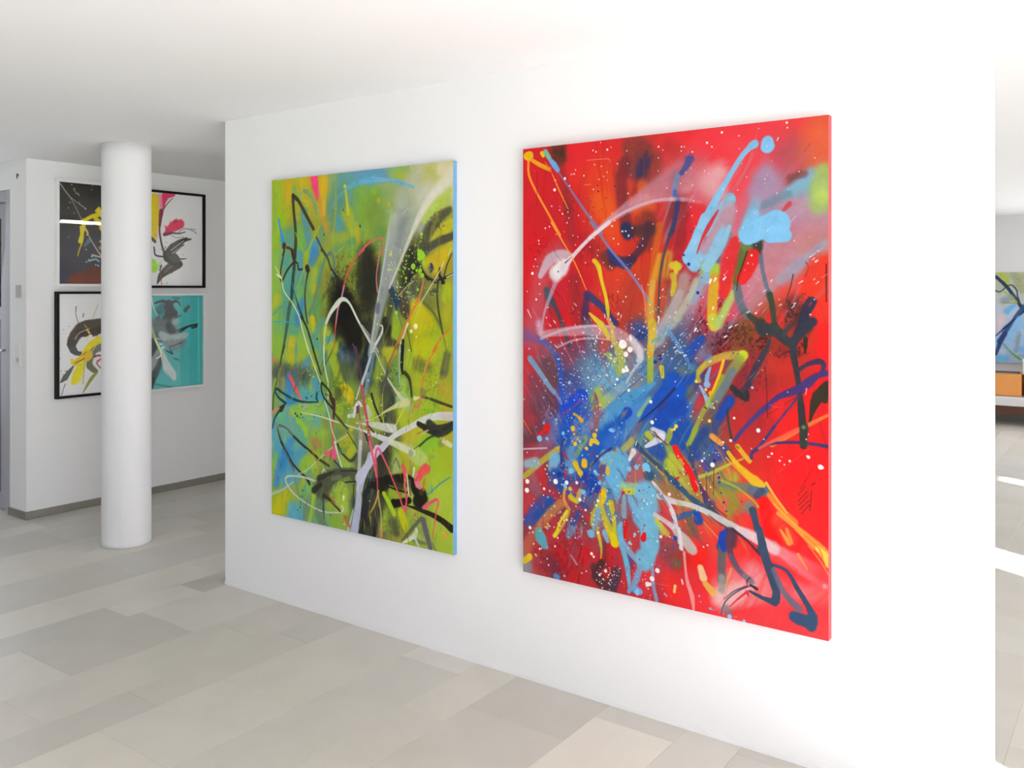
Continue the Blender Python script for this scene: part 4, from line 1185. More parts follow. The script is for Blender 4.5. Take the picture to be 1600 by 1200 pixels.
GREEN_ART = """G 8 13 98a028 a8a028 b8a018 6c9880 5c98b8 88a860 c0b880 c8c088 90a020 a09c28 a09830 5c8870 70983c 90a068 b8bc70 c8c498 88a820 708850 90902c 5c8c70 7c9840 80a060 9c9c98 8c9830 789c48 5c9070 84982c 88982c 6c8c38 788c78 707848 a09020 80a038 4c8c78 7c9430 58582c 5c6438 707c78 606438 9c9830 98a030 4c9070 88a038 403c30 44442c 7c8838 888c20 98a420 80a038 90a430 5c9478 38402c 384048 848c30 a0a820 98a030 587058 4c6870 6c8c40 6c8838 484c38 70883c 90a820 98982c 709048 4c98a0 5c9890 78903c 88a038 98a438 98ac28 a0a828 4c90a8 5c9888 84a038 607850 808060 909838 98b428 a0b028 4c90a8 4488b0 8ca038 707c48 404038 70782c 98a830 a4b838 88a028 809c48 708c58 88a438 40443c 788c38 8ca038 a4bc38 a8a818 4c98b0 6c9870 7c9c38 505850 a09838 98a838 a4bc38
s 90a820 70 .7 .8 45,7 46,256
s 88b018 70-43 .5 .8 79,192 86,284
s c09818 53-32 .8 .8 124,21 125,112
s 6ca060 32 .7 .7 176,46 190,116
s c0a020 47 .8 .8 234,21 260,137
s e03878 61-51-31 .6 .95 316,-5 328,49 347,109
s c8a020 56-51-40 .6 .85 396,7 384,103 384,187
s c08838 30-30-30 .7 .7 359,110 372,186 409,271
s 5c8870 99 .9 .8 498,135 487,225
s 4c90a0 59-30 .6 .7 499,225 487,274
s 5c9088 117 .9 .8 527,30 586,108
s 5c9498 96 .8 .8 586,14 699,23
s 78a038 119 .9 .8 643,99 672,242
s a8a820 78-68 .7 .85 545,195 598,279
s a89c20 43 .8 .8 615,280 621,320
s 4c8c88 106 .8 .7 178,305 113,302
s 4888a0 57-47-57 .5 .85 241,170 267,265 298,351
s 3c88b8 46-31 .5 .85 342,327 299,393
s 6ca838 73 .7 .7 203,263 223,328
s 5c8c70 46 .8 .7 379,312 372,270
s 98a028 69 .8 .7 457,314 528,309
s 5c8c60 39 .7 .8 557,342 592,327
s 70983c 68 .8 .7 511,370 587,380
s 5c90b0 85 .8 .9 636,18 775,21
s 80a850 68-54 .7 .85 888,30 936,22
s a0a838 36 .7 .8 883,33 941,49
s c8b840 22 .7 .8 962,11
s b8b890 98 .9 .8 1003,47 972,71
s b8b850 87 .8 .85 1074,33 1064,82
s c4b860 61 .8 .7 1064,93
s d0c4a8 56 .8 .8 1133,30
s c8c8b0 88 .8 .8 1013,135 1063,116
s a8b498 99 .9 .7 909,144 920,191
s 80b028 42 .7 .8 726,101
s d0b010 23 .4 .95 756,146
s c0a818 21 .5 .9 822,168
s 708c38 141 .9 .8 720,204 748,285
s 5c8c48 70 .9 .7 765,294
s a8c050 78-52 .7 .9 1138,174 1088,205 1038,244
s a8b850 51-38 .7 .9 1172,127 1162,175
s 50503c 34-56-64 .7 .9 1182,213 1113,247 1073,298
s 4c4c38 53-96 .8 .9 1063,290 1013,391
s 606038 89 .8 .8 972,340 941,389
s b8b028 51-60-26 .3 .95 1191,273 1143,301 1088,340
s b8b028 43-47 .3 .95 1191,370 1143,410
s 48483c 34-39-43 .4 .95 1201,326 1138,342 1053,373
s 808c88 91-118-91 .6 .85 899,237 883,310 846,406
s 6c7470 68-68 .8 .8 925,238 899,330
s b0b4ac 46-28 .7 .8 857,231 814,402
s 80a83c 60 .8 .8 33,398 28,538
s a0a828 54 .7 .85 35,599 28,634
s 70a040 65 .8 .8 28,686 43,834
s 4c9080 69 .8 .8 113,400 121,573
s 4c8878 59-48 .7 .7 101,638 82,686
s 6ca048 42 .7 .8 217,551 192,633
s 4888a0 47-42 .6 .8 217,385 223,479
s 90a028 47-31 .6 .85 261,386 255,433
s 3c78a8 56-46 .5 .85 330,375 299,425
s 3c78a0 47-57 .5 .9 237,615 205,658 193,722
s 90a438 51 .7 .7 324,472 306,552
s 5c8c60 46 .7 .8 373,447 349,531
s a08828 40-35 .7 .8 404,469 398,531
s a8a020 36 .6 .8 324,543 312,598
s 707838 55-60 .8 .7 380,564 410,489
s 4c8458 81 .7 .7 337,615 325,673
s c0a818 36-31 .4 .9 306,699 316,757
s c0a820 58-42 .6 .85 161,813 135,870
s 80a838 67-78 .7 .8 212,811 257,848
s 4c8c88 46-35 .6 .8 374,714 325,782 350,844
s 98b030 80 .6 .9 411,763 435,841
s 4c8c98 30 .5 .85 471,778 411,805
s 98b028 54 .6 .9 506,802 471,840
s 4c74a0 63-78 .6 .9 547,825 530,854
s 788838 98 .8 .8 517,409 499,470
s 78842c 92 .8 .8 587,504 558,552
s 2c2c20 54-79-99 .8 .95 464,502 500,552 512,622
s 34302c 146 .8 .85 488,663 587,653
s 1c1814 108 .8 .95 541,629 506,695
s 24201c 99 .8 .9 458,704 500,749
s 4c4c28 60-40 .8 .8 434,573 434,655
s 2c3030 76-95-76 .8 .9 661,396 689,472 700,532
s 383828 62-48 .8 .85 633,532 689,596
s 6c7028 71-62 .7 .85 621,597 672,660
s 3c3828 78-58 .7 .85 529,736 576,799
s 5c6430 63-43 .7 .8 576,722 610,774
s 28241c 95-114 .7 .9 673,732 645,841
s 3c4428 104 .8 .85 693,473 671,572
s 5c6430 52 .7 .8 671,628 671,684
s a09020 37-28 .5 .85 748,398 748,434
s 303028 85 .8 .85 694,732
s 707834 77 .8 .8 899,506 920,476
s 4c5038 90 .8 .85 910,429 951,403
s c0a820 82-112-56 .5 .95 1138,408 1103,444 1053,440
s 98a030 62-44 .6 .9 993,503 1023,507
s 545840 101-66 .7 .85 972,541 1053,549
s 8c9040 86 .8 .7 1073,553 1142,594
s a0b020 55-64 .5 .9 1172,550 1167,594
s a8a428 47 .7 .8 1176,624 1162,691
s b8b018 88-149-131 .4 .95 987,641 1023,705 1063,761
s 98a820 112 .6 .85 1053,799 1113,759
s a0b428 85 .6 .8 1113,823 1147,788
s b0b018 88 .5 .9 1013,800
s 88a428 50-54-41 .4 .95 873,696 868,739 857,778
s a0a028 32-37 .4 .95 825,627 809,686
s 8c9438 41-23 .5 .9 899,545 878,588
s 484030 76-72-31 .5 .95 899,584 920,642 931,680
s 282820 46-60-55 .4 .95 803,702 809,729 809,768
s 3c4430 46-41 .6 .9 830,627 820,697
s 404030 59-55 .6 .9 820,799 857,809
s a8a828 50 .6 .9 847,837 804,843
s 283848 36-50 .6 .9 830,549 873,611
s 34383c 27 .7 .9 836,596
s a8a818 53-47-47 .5 .9 148,867 148,918 142,962
s 7ca038 65 .7 .8 36,876 30,933
s c87048 27-22 .7 .8 16,911 50,953
s 4c5048 107-80 .7 .85 50,979 129,967
s 5c6050 83 .8 .85 226,961 245,994
s 444838 72 .8 .7 251,985
s 787858 53 .7 .8 83,1016 84,1051
s 88a038 43 .7 .8 30,1028 24,1072
s 3c78b0 48-58 .5 .9 136,992 123,1083
s 2c74b0 47-58 .5 .9 136,1116 175,1135
s 4c9890 62 .7 .9 239,1075 289,1088
s 90b040 51 .6 .8 308,1041
s 4c90a8 61 .6 .85 326,1010 351,1067
s 4c90a8 56-66 .6 .85 375,1090 326,1111
s 8cb038 67-77 .6 .85 163,1165 252,1150 363,1137
s 90b030 46 .6 .85 326,931 326,918
s 4c88a0 46-31 .6 .8 276,912 238,935
s 8c9c30 56-36 .6 .8 325,877 313,919
s 5c9c88 90 .7 .85 84,1198 98,1231
s 5cb078 53 .7 .7 71,1190
s 90b828 36-41-31 .5 .9 201,1209 252,1247 259,1276
s 5c9898 76 .8 .85 327,1194 352,1229
s 5c9c88 94 .8 .8 195,1282 118,1306
s 4898c0 49 .7 .8 25,1307 5,1348
s 3c80b8 42 .7 .8 112,1354 163,1310
s 88a838 66 .7 .8 327,1273 382,1247
s 788038 60 .8 .8 400,1204
s a07848 46 .7 .8 315,1304 352,1312
s 4c543c 107-78 .8 .85 530,933 542,969
s 94a828 64-54-59 .5 .9 453,892 477,952 501,1008
s c8b010 63-73-58 .35 .98 530,1030 559,1053 565,1077
s 50542c 54 .7 .85 489,1045 495,1074
s 90a828 83 .6 .85 519,1113 501,1134
s 88982c 73 .7 .85 589,1168 519,1194
s a8a820 63 .6 .85 566,1262 519,1287
s c0b020 34 .7 .85 577,1217
s 4c5c70 87 .8 .85 547,875 588,849
s 28282c 66-62 .6 .9 645,835 684,873
s 4c4440 53 .7 .8 622,944
s 88a828 56 .6 .8 690,1080
s 1c2428 76-76-47 .5 .9 671,846 666,922 649,963
s 284058 52-47 .5 .9 722,891 700,980
s 80942c 60 .6 .9 766,897 749,957
s a8a028 37 .5 .9 841,847 820,875
s 6c8c40 59-50 .7 .85 857,885 857,943
s 688c50 54 .7 .8 868,970 873,989
s b0b818 87-105 .5 .9 1003,833 1073,822
s 98b028 44-58 .5 .9 946,888 952,850
s 686c34 79-66 .7 .85 1003,893 1053,913
s 606040 47-55-34 .7 .9 1167,845 1152,908 1142,942
s 50504c 34 .8 .9 1147,920
s a0a828 87 .7 .85 1003,969 1063,958
s 98ac28 39-30-30 .4 .9 1128,843 1113,918 1093,1016
s a89c30 72 .8 .85 1147,972 1176,1010
s a87c38 21 .7 .7 1113,1007
s a0b428 112 .7 .85 1053,1071 1088,1088
s 90b828 56 .7 .8 1073,1085
s b0a028 68 .7 .85 1162,1071
s 4c4838 55-69-50 .5 .9 788,982 809,1020 841,1049
s 282c28 41-32 .5 .9 847,1060 809,1106
s 98b028 47-37 .5 .85 705,1078 711,1177
s 88a030 74 .6 .85 793,1060 766,1086
s a0b028 90 .6 .85 900,1129 921,1158
s 90b880 89-72 .6 .85 900,1053 931,1073
s 98b858 49 .6 .8 910,979 905,1029
s a8b428 61 .6 .85 1063,1164 962,1193
s b0a830 88 .6 .85 936,1226 988,1190
s 80b430 82 .6 .85 1088,1226 1033,1254
s 788c40 38 .7 .8 1132,1229
s b0a028 55 .6 .85 1171,1203
s 889830 90 .7 .8 858,1261
s 50543c 69-55 .7 .85 772,1242 804,1231
s 606848 61 .7 .8 711,1248
s 3c80b8 75-69-48 .5 .9 99,1392 66,1473 33,1551
s 2c78a8 58 .6 .9 118,1377 86,1441
s 3c80b8 37 .6 .8 151,1378
s 78a840 32 .6 .8 33,1399 20,1457
s 90ac28 77-66 .6 .85 228,1424 328,1379
s 4c90a0 57-52 .7 .85 209,1388 164,1461
s 5898a0 74 .7 .85 99,1525 177,1489
s 90a828 56-46 .6 .85 322,1442
s 90b048 66 .7 .8 321,1413
s b0a818 69-90-80 .5 .9 119,1591 74,1640 47,1682
s 98a028 58 .6 .8 152,1586
s 88a028 47 .6 .8 165,1618 120,1650
s 589cb0 84-84 .6 .9 165,1652 159,1696
s 5890b0 31 .6 .8 223,1686
s 70a850 61 .7 .8 247,1548 291,1534
s b0a028 41 .7 .8 241,1511
s 687c68 41 .6 .8 260,1613 254,1690
s 60785c 65-65-55 .6 .85 365,1574 353,1654 378,1692
s 60885c 31 .6 .8 304,1591 285,1643
s 98b430 30-25-20 .4 .9 316,1564 304,1641 285,1697
s 90b030 107-127 .6 .9 502,1530 485,1581
s 9cb840 68 .6 .8 532,1599 514,1509
s 80a03c 98-117 .6 .9 462,1658 509,1691
s 90ac40 73 .7 .85 566,1401 520,1366
s a8b020 53 .6 .85 566,1333 589,1310
s a8b828 33 .7 .8 686,1683
s b08448 29-19.3 .7 .8 532,1647 561,1691
s 90a028 30 .5 .9 414,1604
s a07838 25-19.8 .6 .9 413,1542 461,1577
s a8a028 25 .6 .8 438,1605
s 34383c 95-111-95 .5 .95 712,1462 699,1557 660,1676
s 303430 49-60-38 .5 .95 809,1293 770,1353 758,1438
s 88a430 92-70 .6 .85 853,1306 828,1374
s a0b078 70 .7 .8 878,1340 860,1374
s b0c070 57-83-47 .5 .85 916,1277 995,1300 1055,1320
s a8a828 64 .6 .85 916,1313 928,1344
s 88a428 59 .6 .85 835,1478 872,1505
s 98b428 101 .6 .85 1102,1297 1125,1373
s a4bc38 131 .7 .85 1137,1420 1137,1552
s b0b030 45 .7 .8 1160,1627
s a8a030 33-44 .5 .8 738,1524 699,1623
s 94b038 50 .5 .85 693,1685
s a07c38 33 .6 .85 764,1622 771,1691
s 8ca030 60-49 .6 .85 790,1581 784,1652
s 484c3c 59-48 .6 .85 847,1619 866,1661
s 688038 49 .7 .7 822,1669
s a0b450 78-73 .6 .85 1007,1487 947,1495
s a8a848 68 .6 .8 983,1553 995,1605
s 98a858 78 .7 .8 995,1632 1019,1659
s 98b428 47 .6 .85 947,1693
s a0a850 51 .7 .8 1102,1588
s e89048 20.0 .5 .8 1163,1626
W 130 5 5 24 80 380 86 .45 .5 3 56 640 1720 78a83c 5c9c80 4c90a0 98a828 4080a8 88a030 a8a828
W 60 6 5 30 60 260 80 .5 .5 636 190 1204 858 a8a828 98a428 6c7c30 b8b020 889830
W 110 7 5 26 60 300 75 .45 .55 638 883 1203 1682 98b430 a8b428 88a030 b0b028 709038 a0bc40
W 70 8 4 14 60 240 70 .4 .5 8 912 805 1693 8cb038 50909c 3c80b0 a0a828 608040
W 50 9 6 30 60 200 60 .7 .5 372 458 844 1165 3c3c28 505c28 28281c 6c7430
N 708830 .4 14 .1 222 178 183 209
N 4c8878 .5 14 .1 528 153 98 147
N 3c3c30 .6 10 .05 1113 255 78 65
N 34342c .6 10 .05 987 371 89 66
s 1c1814 127 1 .8 529,646 512,695
s 24241c 114 1 .7 655,472 689,540
N 2c2820 .6 12 .05 529 572 147 244
N 4c9090 .5 12 .1 160 659 116 263
N 303020 .6 10 .05 936 495 112 112
N 3c3c20 .5 10 .1 693 572 57 236
N 808c20 .4 12 .1 1113 647 86 172
N 485848 .6 10 .05 194 976 157 84
N 4c90a0 .6 10 .05 258 1090 154 103
N 485c28 .6 10 .05 501 1032 98 147
N 90b838 .5 10 .05 258 1175 154 103
N 60a088 .5 12 .1 98 1252 80 133
N 384020 .5 10 .1 831 991 114 137
N 707c28 .5 10 .05 1088 919 108 108
N 60882c .5 10 .1 1063 1108 130 108
N 50602c .5 8 .1 804 1239 137 46
N c07838 .4 10 .2 1137 991 64 64
N 50603c .5 10 .05 443 1477 173 99
N 3c88b0 .5 12 .05 112 1455 95 159
N b8c040 .4 10 .1 503 1551 97 97
N 303828 .6 8 .05 770 1329 82 99
N 505c2c .5 8 .05 854 1641 134 107
N 607c40 .5 8 .1 995 1618 104 104
s 30302c 104-111-97-83 .6 .85 796,1301 772,1435 731,1588 682,1728
s 3c4038 89-123 .7 .75 804,1028 836,1224
s 14120f 146-182-161 .8 .9 498,598 551,689 586,795
s 24241e 120-156-106 .9 .85 687,397 713,523 679,642
s 282820 87-67 .8 .8 962,409 915,524
s 9ca498 217-190-149-115-88-68 .6 .3-.75-.8-.8 1019,67 962,149 915,248 863,363 827,450 803,523
s 8c9294 104-83-69-62-55-42-31 .25 .3-.85-.88-.85 891,291 851,392 819,464 791,553 763,641 734,746 701,860
s 787c80 54-47 .9 .5 911,248 883,349
s d4d0c4 79-66-50-40-26-16.5-13.2 .8 .7-.85-.85-.8-.7 1194,58 1150,99 1084,143 1015,224 962,308 891,436 827,547
s b0b8b4 17.4-13.9-10.4-10.4 .6 .2-.8-.8-.8 839,186 819,288 795,420 754,597 705,851
s c8c8bc 46 .9 .4-.1 1038,140 962,207
s 70a090 8.3-10.4-5.2 .5 .8 222,122 222,92 241,64 272,74
s 6c8c68 21-24-26-21 .5 .8 247,68 285,88 316,124 335,176
s 58a0b8 19.2-29-29 .5 .85 545,76 632,54 727,37
s 5c98a0 12.9 .5 .7 539,84 480,121 445,165
s 3c3420 21-23-19.0-21-23 .2 .95 164,84 164,115 171,184 184,283 178,395
s 3c3420 26-21-21-18.8 .2 .95 164,89 202,113 247,171 314,259
s 3c4c58 12.1-13.2-15.2 .3 .9 336,302 366,345 403,396
s 2c84c8 12.9-15.1-22-27 .25 .95 52,200 66,248 80,292 90,332
s 90a830 12.3-10.3-15.4 .4 .9 354,252 311,309 261,388
s 80a840 10.4 .5 .7 184,275 223,340 255,388
s b0b828 12.7-17.6-21 .3 .95 539,84 548,138 557,196
s b8c030 19.6 .25 1 535,65
s d05868 7.6-5.7 .3 .95 621,397 655,366 700,335
s 706870 29-29 .5 .8 632,377
s 4c2c1c 15.9-12.7 .2 .95 119,346 149,355 159,390
s 48241c 30-27 .2 1 96,334 93,341
s 3c241c 12.8 .2 .95 103,341 87,384
s 3c5c70 18.0 .5 .8 427,384 439,380
s 88a848 4.8 .4 .7 575,278 587,396
s a0b050 4.9 .4 .7 469,389 528,354
s 60a0c8 18.6-23-21-13.9 .4 .85 636,58 720,52 830,57 972,98
s 80b8d0 6.5 .5 .6 715,36 792,50 856,59
s 80b8d0 4.7 .5 .6 726,54 819,62
s d0605c 7.5-6.6 .3 .95 648,377 693,343 748,323 792,326 776,397
s c83828 3.7 .3 .9 748,352 773,349
s b0b4b4 6.3 .5 .8 941,192 909,214
s c8d0a8 4.2 .4 .8 1191,377 1177,410
s 606c38 26 .9 .5 1133,226
s 2c3c3c 23-24-23-24 .25 .95 178,358 172,444 159,530 153,599
s 3c5848 27-27-21-15.9 .3 .95 147,616 128,685 109,780 83,880
s 3c241c 8.6-10.7-9.6-10.7 .15 1 100,356 74,442 67,503 81,519
s 3c241c 10.6-11.7-12.8 .15 1 81,516 120,460 172,418
s 3c2c28 12.6-10.5-12.6-12.6 .15 1 172,418 198,427 204,457 233,456
s 3c2418 12.7 .2 .95 159,358 165,405
s 38241c 31-29 .15 1 268,448 274,461
s 38241c 12.4-8.3-8.3-9.3-8.3 .15 1 277,467 258,530 252,598 259,674 272,725
s c8c898 5.3-6.3-7.4-6.3-7.4-8.4-10.6 .2 .95 27,442 74,499 94,564 153,620 205,684 237,764 282,868
s d8d8c8 8.6 .3 .9 41,481 74,499
s 1c3c58 6.3-10.5-15.7 .3 .95 153,530 205,641 237,700
s 2c2418 13.4-12.4-12.4 .2 .95 224,692 269,750 319,866
s 4c7c88 4.2 .4 .85 153,521 186,598
s 3c8c90 8.6 .4 .85 5,689 48,656 75,642
s 3c9098 8.5-8.5-5.3 .4 .85 2,724 95,720 173,721
s 98a828 8.3 .4 .8 249,437 223,500 192,551
s 5c7870 15.2-17.3-13.2 .5 .85 403,398 379,447 324,598 281,682
s 5c7468 14.9-14.9-19.9-19.9 .4 .85 415,390 439,378 458,420 452,490
s 383c34 15.1-12.0-15.1 .3 .9 373,364 409,394 440,461
s 2c241c 11.8-14.8-19.7 .4 .95 446,461 482,503 523,556
s c85040 11.6-7.7-10.6-7.7 .3 .95 661,372 621,399 569,451 529,532
s b87888 11.8-9.8-11.8-7.9 .3 .95 529,540 511,597 488,646 470,737
s d04030 6.9 .3 .95 470,725 468,762
s c87038 6.9 .4 .8 465,770 453,857
s c4ccbc 14.6-19.5-29-22-12.7-11.7-9.8 .15 .97 404,722 434,672 482,626 517,603 564,621 622,701 701,803
s b8c090 13.0-10.0-11.0 .3 .9 404,722 393,780 390,863
s a8a8ac 6.6-4.7 .3 .9 650,725 701,771
s a8989c 4.8 .5 .6 588,815 611,850
s 1c2418 4.7 .4 .8 684,716 701,692
s 58586c 28 .8 .8 754,628 749,659
s c87078 7.5-6.5-9.3 .3 .9 770,375 743,493 751,568
s 2c2828 36-36-27-31 .25 .95 1003,454 962,484 941,511 931,534
s 2c2c2c 17.4-15.6 .2 .95 1013,458 1038,492 1068,512 1103,523 1123,520
s 24282c 12.8-17.1 .2 .98 1128,465 1125,493 1143,527
s 242820 12.8-11.1 .2 .98 1123,516 1162,505 1201,491
s 242820 8.5-12.8 .2 .95 1128,493 1152,527
s 2c3c24 5.1-7.6-6.8 .2 .95 1196,402 1167,453 1152,501
s 3c4028 11.1-10.3-11.1-11.1 .25 .95 1116,523 1113,594 1123,662 1145,751
s 6c7430 10.2-8.5 .5 .7 1147,754 1167,828
s 183c5c 18.2-18.2-11.8 .3 .95 857,596 865,627 873,654
s 4c7068 13.5-4.5 .5 .8 878,661 905,727
s 3c5428 6.2 .4 .8 931,726 951,794 962,836
s 586038 17.3-12.9-12.9 .4 .8 1033,614 1093,662 1142,736
s d8c8a0 4.3-5.2-4.3 .3 .9 1152,438 1128,475 1088,527 1033,595 1008,633
s b8c048 5.3-4.4 .4 .8 1008,633 982,687
s b4ac94 4.5 .4 .9 977,518 931,545 878,588
s e05838 6.0-6.0-6.8 .3 .9 1191,724 1142,762 1088,831
s d07038 8.9-10.7-8.9-11.6-7.1 .3 .9 1033,515 1013,580 962,656 915,738 857,825
s d86048 4.4 .3 .9 1008,599 941,695
s e8d8b8 10.8-7.2-6.3 .3 .9 939,710 920,749 894,800
s 1c2840 17.3-22-6.9 .3 .95 1078,448 1081,463 1076,481
s 444c68 39 .8 .7 1078,463
s c8c8cc 6.5-6.5-11.2-13.9-13.9-9.3 .15 .97 768,722 782,726 779,753 755,789 733,818 716,850
s a0a8a8 7.5-9.4 .3 .9 637,721 671,756 722,806 755,845
s 587058 2.8 .3 .7 654,725 710,791
s b0b49c 11.7 .4 .8 905,788 894,839
s 1c2c24 18.0-16.2 .3 .95 910,788 905,842
s 3c443c 26 .7 .8 1098,564 1083,572
s 303c28 16.0-12.8-10.7-8.6 .3 .9 96,843 76,896 63,953
s 403c24 7.6-8.6 .3 .9 44,1014 17,1090 8,1169
s c8c898 7.1-7.1-6.1 .2 .95 269,837 307,907 363,1008
s 30281c 12.2-12.2-10.1 .2 .95 307,835 338,909 369,970
s c8cc90 9.0-8.0-9.0 .2 .95 387,832 393,923 418,1005
s c8d090 7.0-8.0 .3 .9 418,1013 418,1087
s 1c3c48 12.9-10.7-16.1 .2 .97 44,1062 24,1072 51,1105 110,1131
s 1c3c40 15.7-11.5-15.7-12.5-9.4-7.3 .2 .97 44,1062 97,1085 182,1109 258,1114 345,1107
s 184850 12.1-13.2 .2 .97 345,1105 336,1085 339,1062
s 3c7078 5.1 .3 .8 339,1060 363,1054
s 142c30 12.0-10.0-10.0-12.0 .2 .97 375,1012 369,1033 388,1081 448,1130
s 242c24 15.0-12.0-15.0 .2 .95 375,1012 412,1034 436,1061
s 203038 5.0 .3 .9 400,1064 424,1070
s 34282c 14.9-19.8 .2 .95 436,1061 448,1093
s 302828 32-21-13.9 .2 .95 71,1164 97,1141
s 28302c 12.9-10.8-8.6 .2 .95 64,1169 25,1211 5,1265
s d85058 21-26-10.5 .3 .95 139,992 188,1057 226,1101
s d87050 12.9-8.6 .4 .9 8,1191 31,1167 58,1161
s a88070 12.6-10.5 .5 .7 110,1152 143,1205 163,1259
s 5c5848 12.6-10.5-12.6-15.8-12.6 .3 .9 58,1247 111,1255 176,1296 265,1342
s 2c3428 15.6-12.4 .2 .95 170,1293 215,1318 253,1339
s 2c3028 12.8-16.0 .2 .95 45,1261 65,1311 98,1360
s 787860 16.1-10.7 .5 .8 32,1237 58,1278 79,1319
s 4c2028 30-25-11.9 .25 .95 454,1093 460,1125 457,1183
s 3c302c 19.8 .3 .9 436,1078 454,1109
s c85840 12.8-11.8-11.8 .25 .95 451,1187 448,1241 460,1318
s c8ccb0 5.0-6.9-5.9-5.0 .2 .95 394,1097 424,1161 436,1201 448,1241 496,1318
s c0c0a0 3.9-6.9-7.9-6.9-5.9 .2 .95 227,1169 351,1175 448,1188 589,1208 690,1226
s 3c3c2c 9.8-14.7-9.8 .3 .9 466,1153 501,1183 554,1219
s 4c4c28 7.7-6.7 .3 .9 554,1235 612,1298
s a8b070 9.7 .4 .8 472,1292 554,1247
s 4c3848 29-19.1-14.3 .4 .9 605,837 634,924 645,983
s 384850 28 .6 .8 684,921 662,1002
s a8b4a8 14.2-11.4-9.5-9.5 .2 .95 701,876 673,941 645,995 611,1073
s 809498 24-18.9 .4 .8 690,953 673,1045
s b83038 11.4 .2 .97 642,995 645,1023
s c06068 12.3-14.2-14.2-18.9 .25 .95 648,1023 662,1078 679,1140 702,1257
s d8c8d0 11.5-19.1-19.1-11.5 .2 .95 594,1159 606,1114 628,1088 645,1103
s c8c8c8 19.2-14.4 .3 .9 560,1158 600,1150
s 503c54 19.1-19.1 .3 .95 620,1113 620,1133
s 8c3c78 7.6 .3 .9 628,1100 637,1175
s b8c0b8 28-28-28 .4 .75 685,1108 701,1138 673,1152
s b8bcb0 7.6 .3 .8 611,1186 701,1182
s a0a890 28-24 .4 .6 640,1183 640,1299
s 3c3438 11.3-9.4 .3 .9 674,1228 696,1277
s b86868 9.5 .4 .8 634,1184 662,1245
s a8b4bc 18.8-14.1-14.1-14.1 .2 .95 727,832 699,888 672,950 649,999
s 607880 23-18.8-16.9 .4 .85 722,860 705,940 683,1020
s a8b090 9.3-9.3-11.1 .3 .9 738,843 766,893 804,946
s c0c0ac 7.3-11.8-27 .3 .9 809,958 857,1009 905,1052
s 989c88 3.7 .3 .8 749,839 771,885
s 5c4838 6.4 .4 .8 865,815 841,862 814,910
s d86838 4.6 .3 .85 873,815 847,866 820,906
s 484850 18.4-13.8-13.8 .4 .9 814,926 798,989 782,1037
s 7c7c60 4.6 .4 .8 793,990 782,1037
s c8c040 4.6 .3 .9 782,1037 780,1112 790,1170
s 9cb8bc 5.4-6.3-6.3 .3 .85 889,814 886,891 889,976
s 101c24 22-19.8-18.0-10.8 .15 .98 907,813 905,860 902,902 907,937
s a0a070 3.6 .3 .8 918,836 915,944
s 303820 22-17.8-13.3-10.7 .2 .95 920,932 946,954 957,991 962,1037
s 6c7038 4.4 .4 .7 962,834 941,900
s d86838 6.1-6.9-6.9-8.7 .25 .95 1118,806 1078,852 1043,914 1023,987 1013,1044
s d86058 8.8-11.4-8.8 .25 .95 1018,1036 1008,1067 988,1084 977,1081
s b8a030 6.1 .3 .8 1058,864 1033,933
s 3c3c28 8.6-12.9-14.6-12.9 .25 .95 1023,1032 1078,1040 1128,1051 1195,1064
s 787848 35-31 .6 .8 1028,1009 1033,1024
s 704838 3.5 .3 .7 1043,1012 1073,995
s c8d0a0 22-7.0 .3 .9 982,1043 1008,1037
s 98a828 6.0 .4 .7 1098,930 1063,1041
s 282420 13.9-13.9-11.2 .2 .97 711,1042 733,1096 777,1167
s 282820 6.4-6.4 .2 .95 809,1106 799,1165
s c0c488 41-32-18.1-7.2 .25 .9 931,1066 894,1076 847,1095 777,1128
s b8bc90 4.7 .3 .9 689,1171 777,1132
s c8b840 7.2-6.3-10.8 .3 .95 931,1081 889,1134 857,1191
s a86848 8.9 .4 .85 962,1048 957,1117
s c8a868 3.5-4.4 .3 .9 962,1071 957,1128
s b09840 7.1 .4 .8 946,1118 944,1267
s c0c4b8 4.6-28-42-46 .3 .9 650,1188 722,1184 793,1189 852,1191
s d4d0c8 13.7 .5 .8 820,1183 842,1200
s c0c0bc 7.4-12.1-21-28-37 .15 .97 638,1215 728,1230 820,1249
s b0b898 21-27 .3 .9 820,1249 900,1260 941,1271
s c8c8c4 35-26-26-31-35-40 .12 .95 777,1288 858,1222 962,1170 1038,1133 1113,1112 1195,1105
s c8b8b0 30 .4 .8 1142,1109 1195,1105
s b04858 14.2-18.9 .25 .95 649,1011 666,1101
s b04858 18.8-16.9-18.8 .25 .95 666,1101 689,1199 711,1291
s a86058 7.6 .4 .7 644,1175 661,1261
s 282420 26-34-26-12.9-17.2 .2 .97 1003,1155 1053,1173 1098,1184 1137,1173 1195,1141
s 983c30 6.8-6.8-10.2 .25 .95 1058,1169 1113,1154 1190,1138
s c0a890 8.6-6.0-8.6-10.3-11.1 .2 .95 1028,1194 1078,1171 1127,1166 1149,1190 1147,1220
s c8c498 14.3-12.7 .2 .95 1147,1220 1190,1237
s 383c24 6.0-10.3-10.3-4.3 .2 .95 1008,1256 1053,1218 1093,1199 1137,1184
s 7c4c38 6.1 .5 .6 993,1201 1038,1182
s 303430 9.4 .3 .9 667,1228 695,1277
s 2c2c24 9.3 .3 .9 695,1194 728,1219
s 282c24 12.5-15.6-13.5-12.5-18.7-15.6 .2 .95 72,1330 118,1381 164,1432 228,1471 266,1491 285,1514
s 2c3028 12.3-13.3-15.3 .2 .95 208,1316 278,1347 352,1385
s 403c2c 15.0-15.0 .25 .95 352,1385 425,1410
s 5c5048 12.6 .3 .8 98,1353 131,1410 170,1461
s 786070 5.2-5.2-5.2 .3 .9 151,1429 184,1523 209,1587
s 306070 5.2 .3 .8 213,1586 222,1627
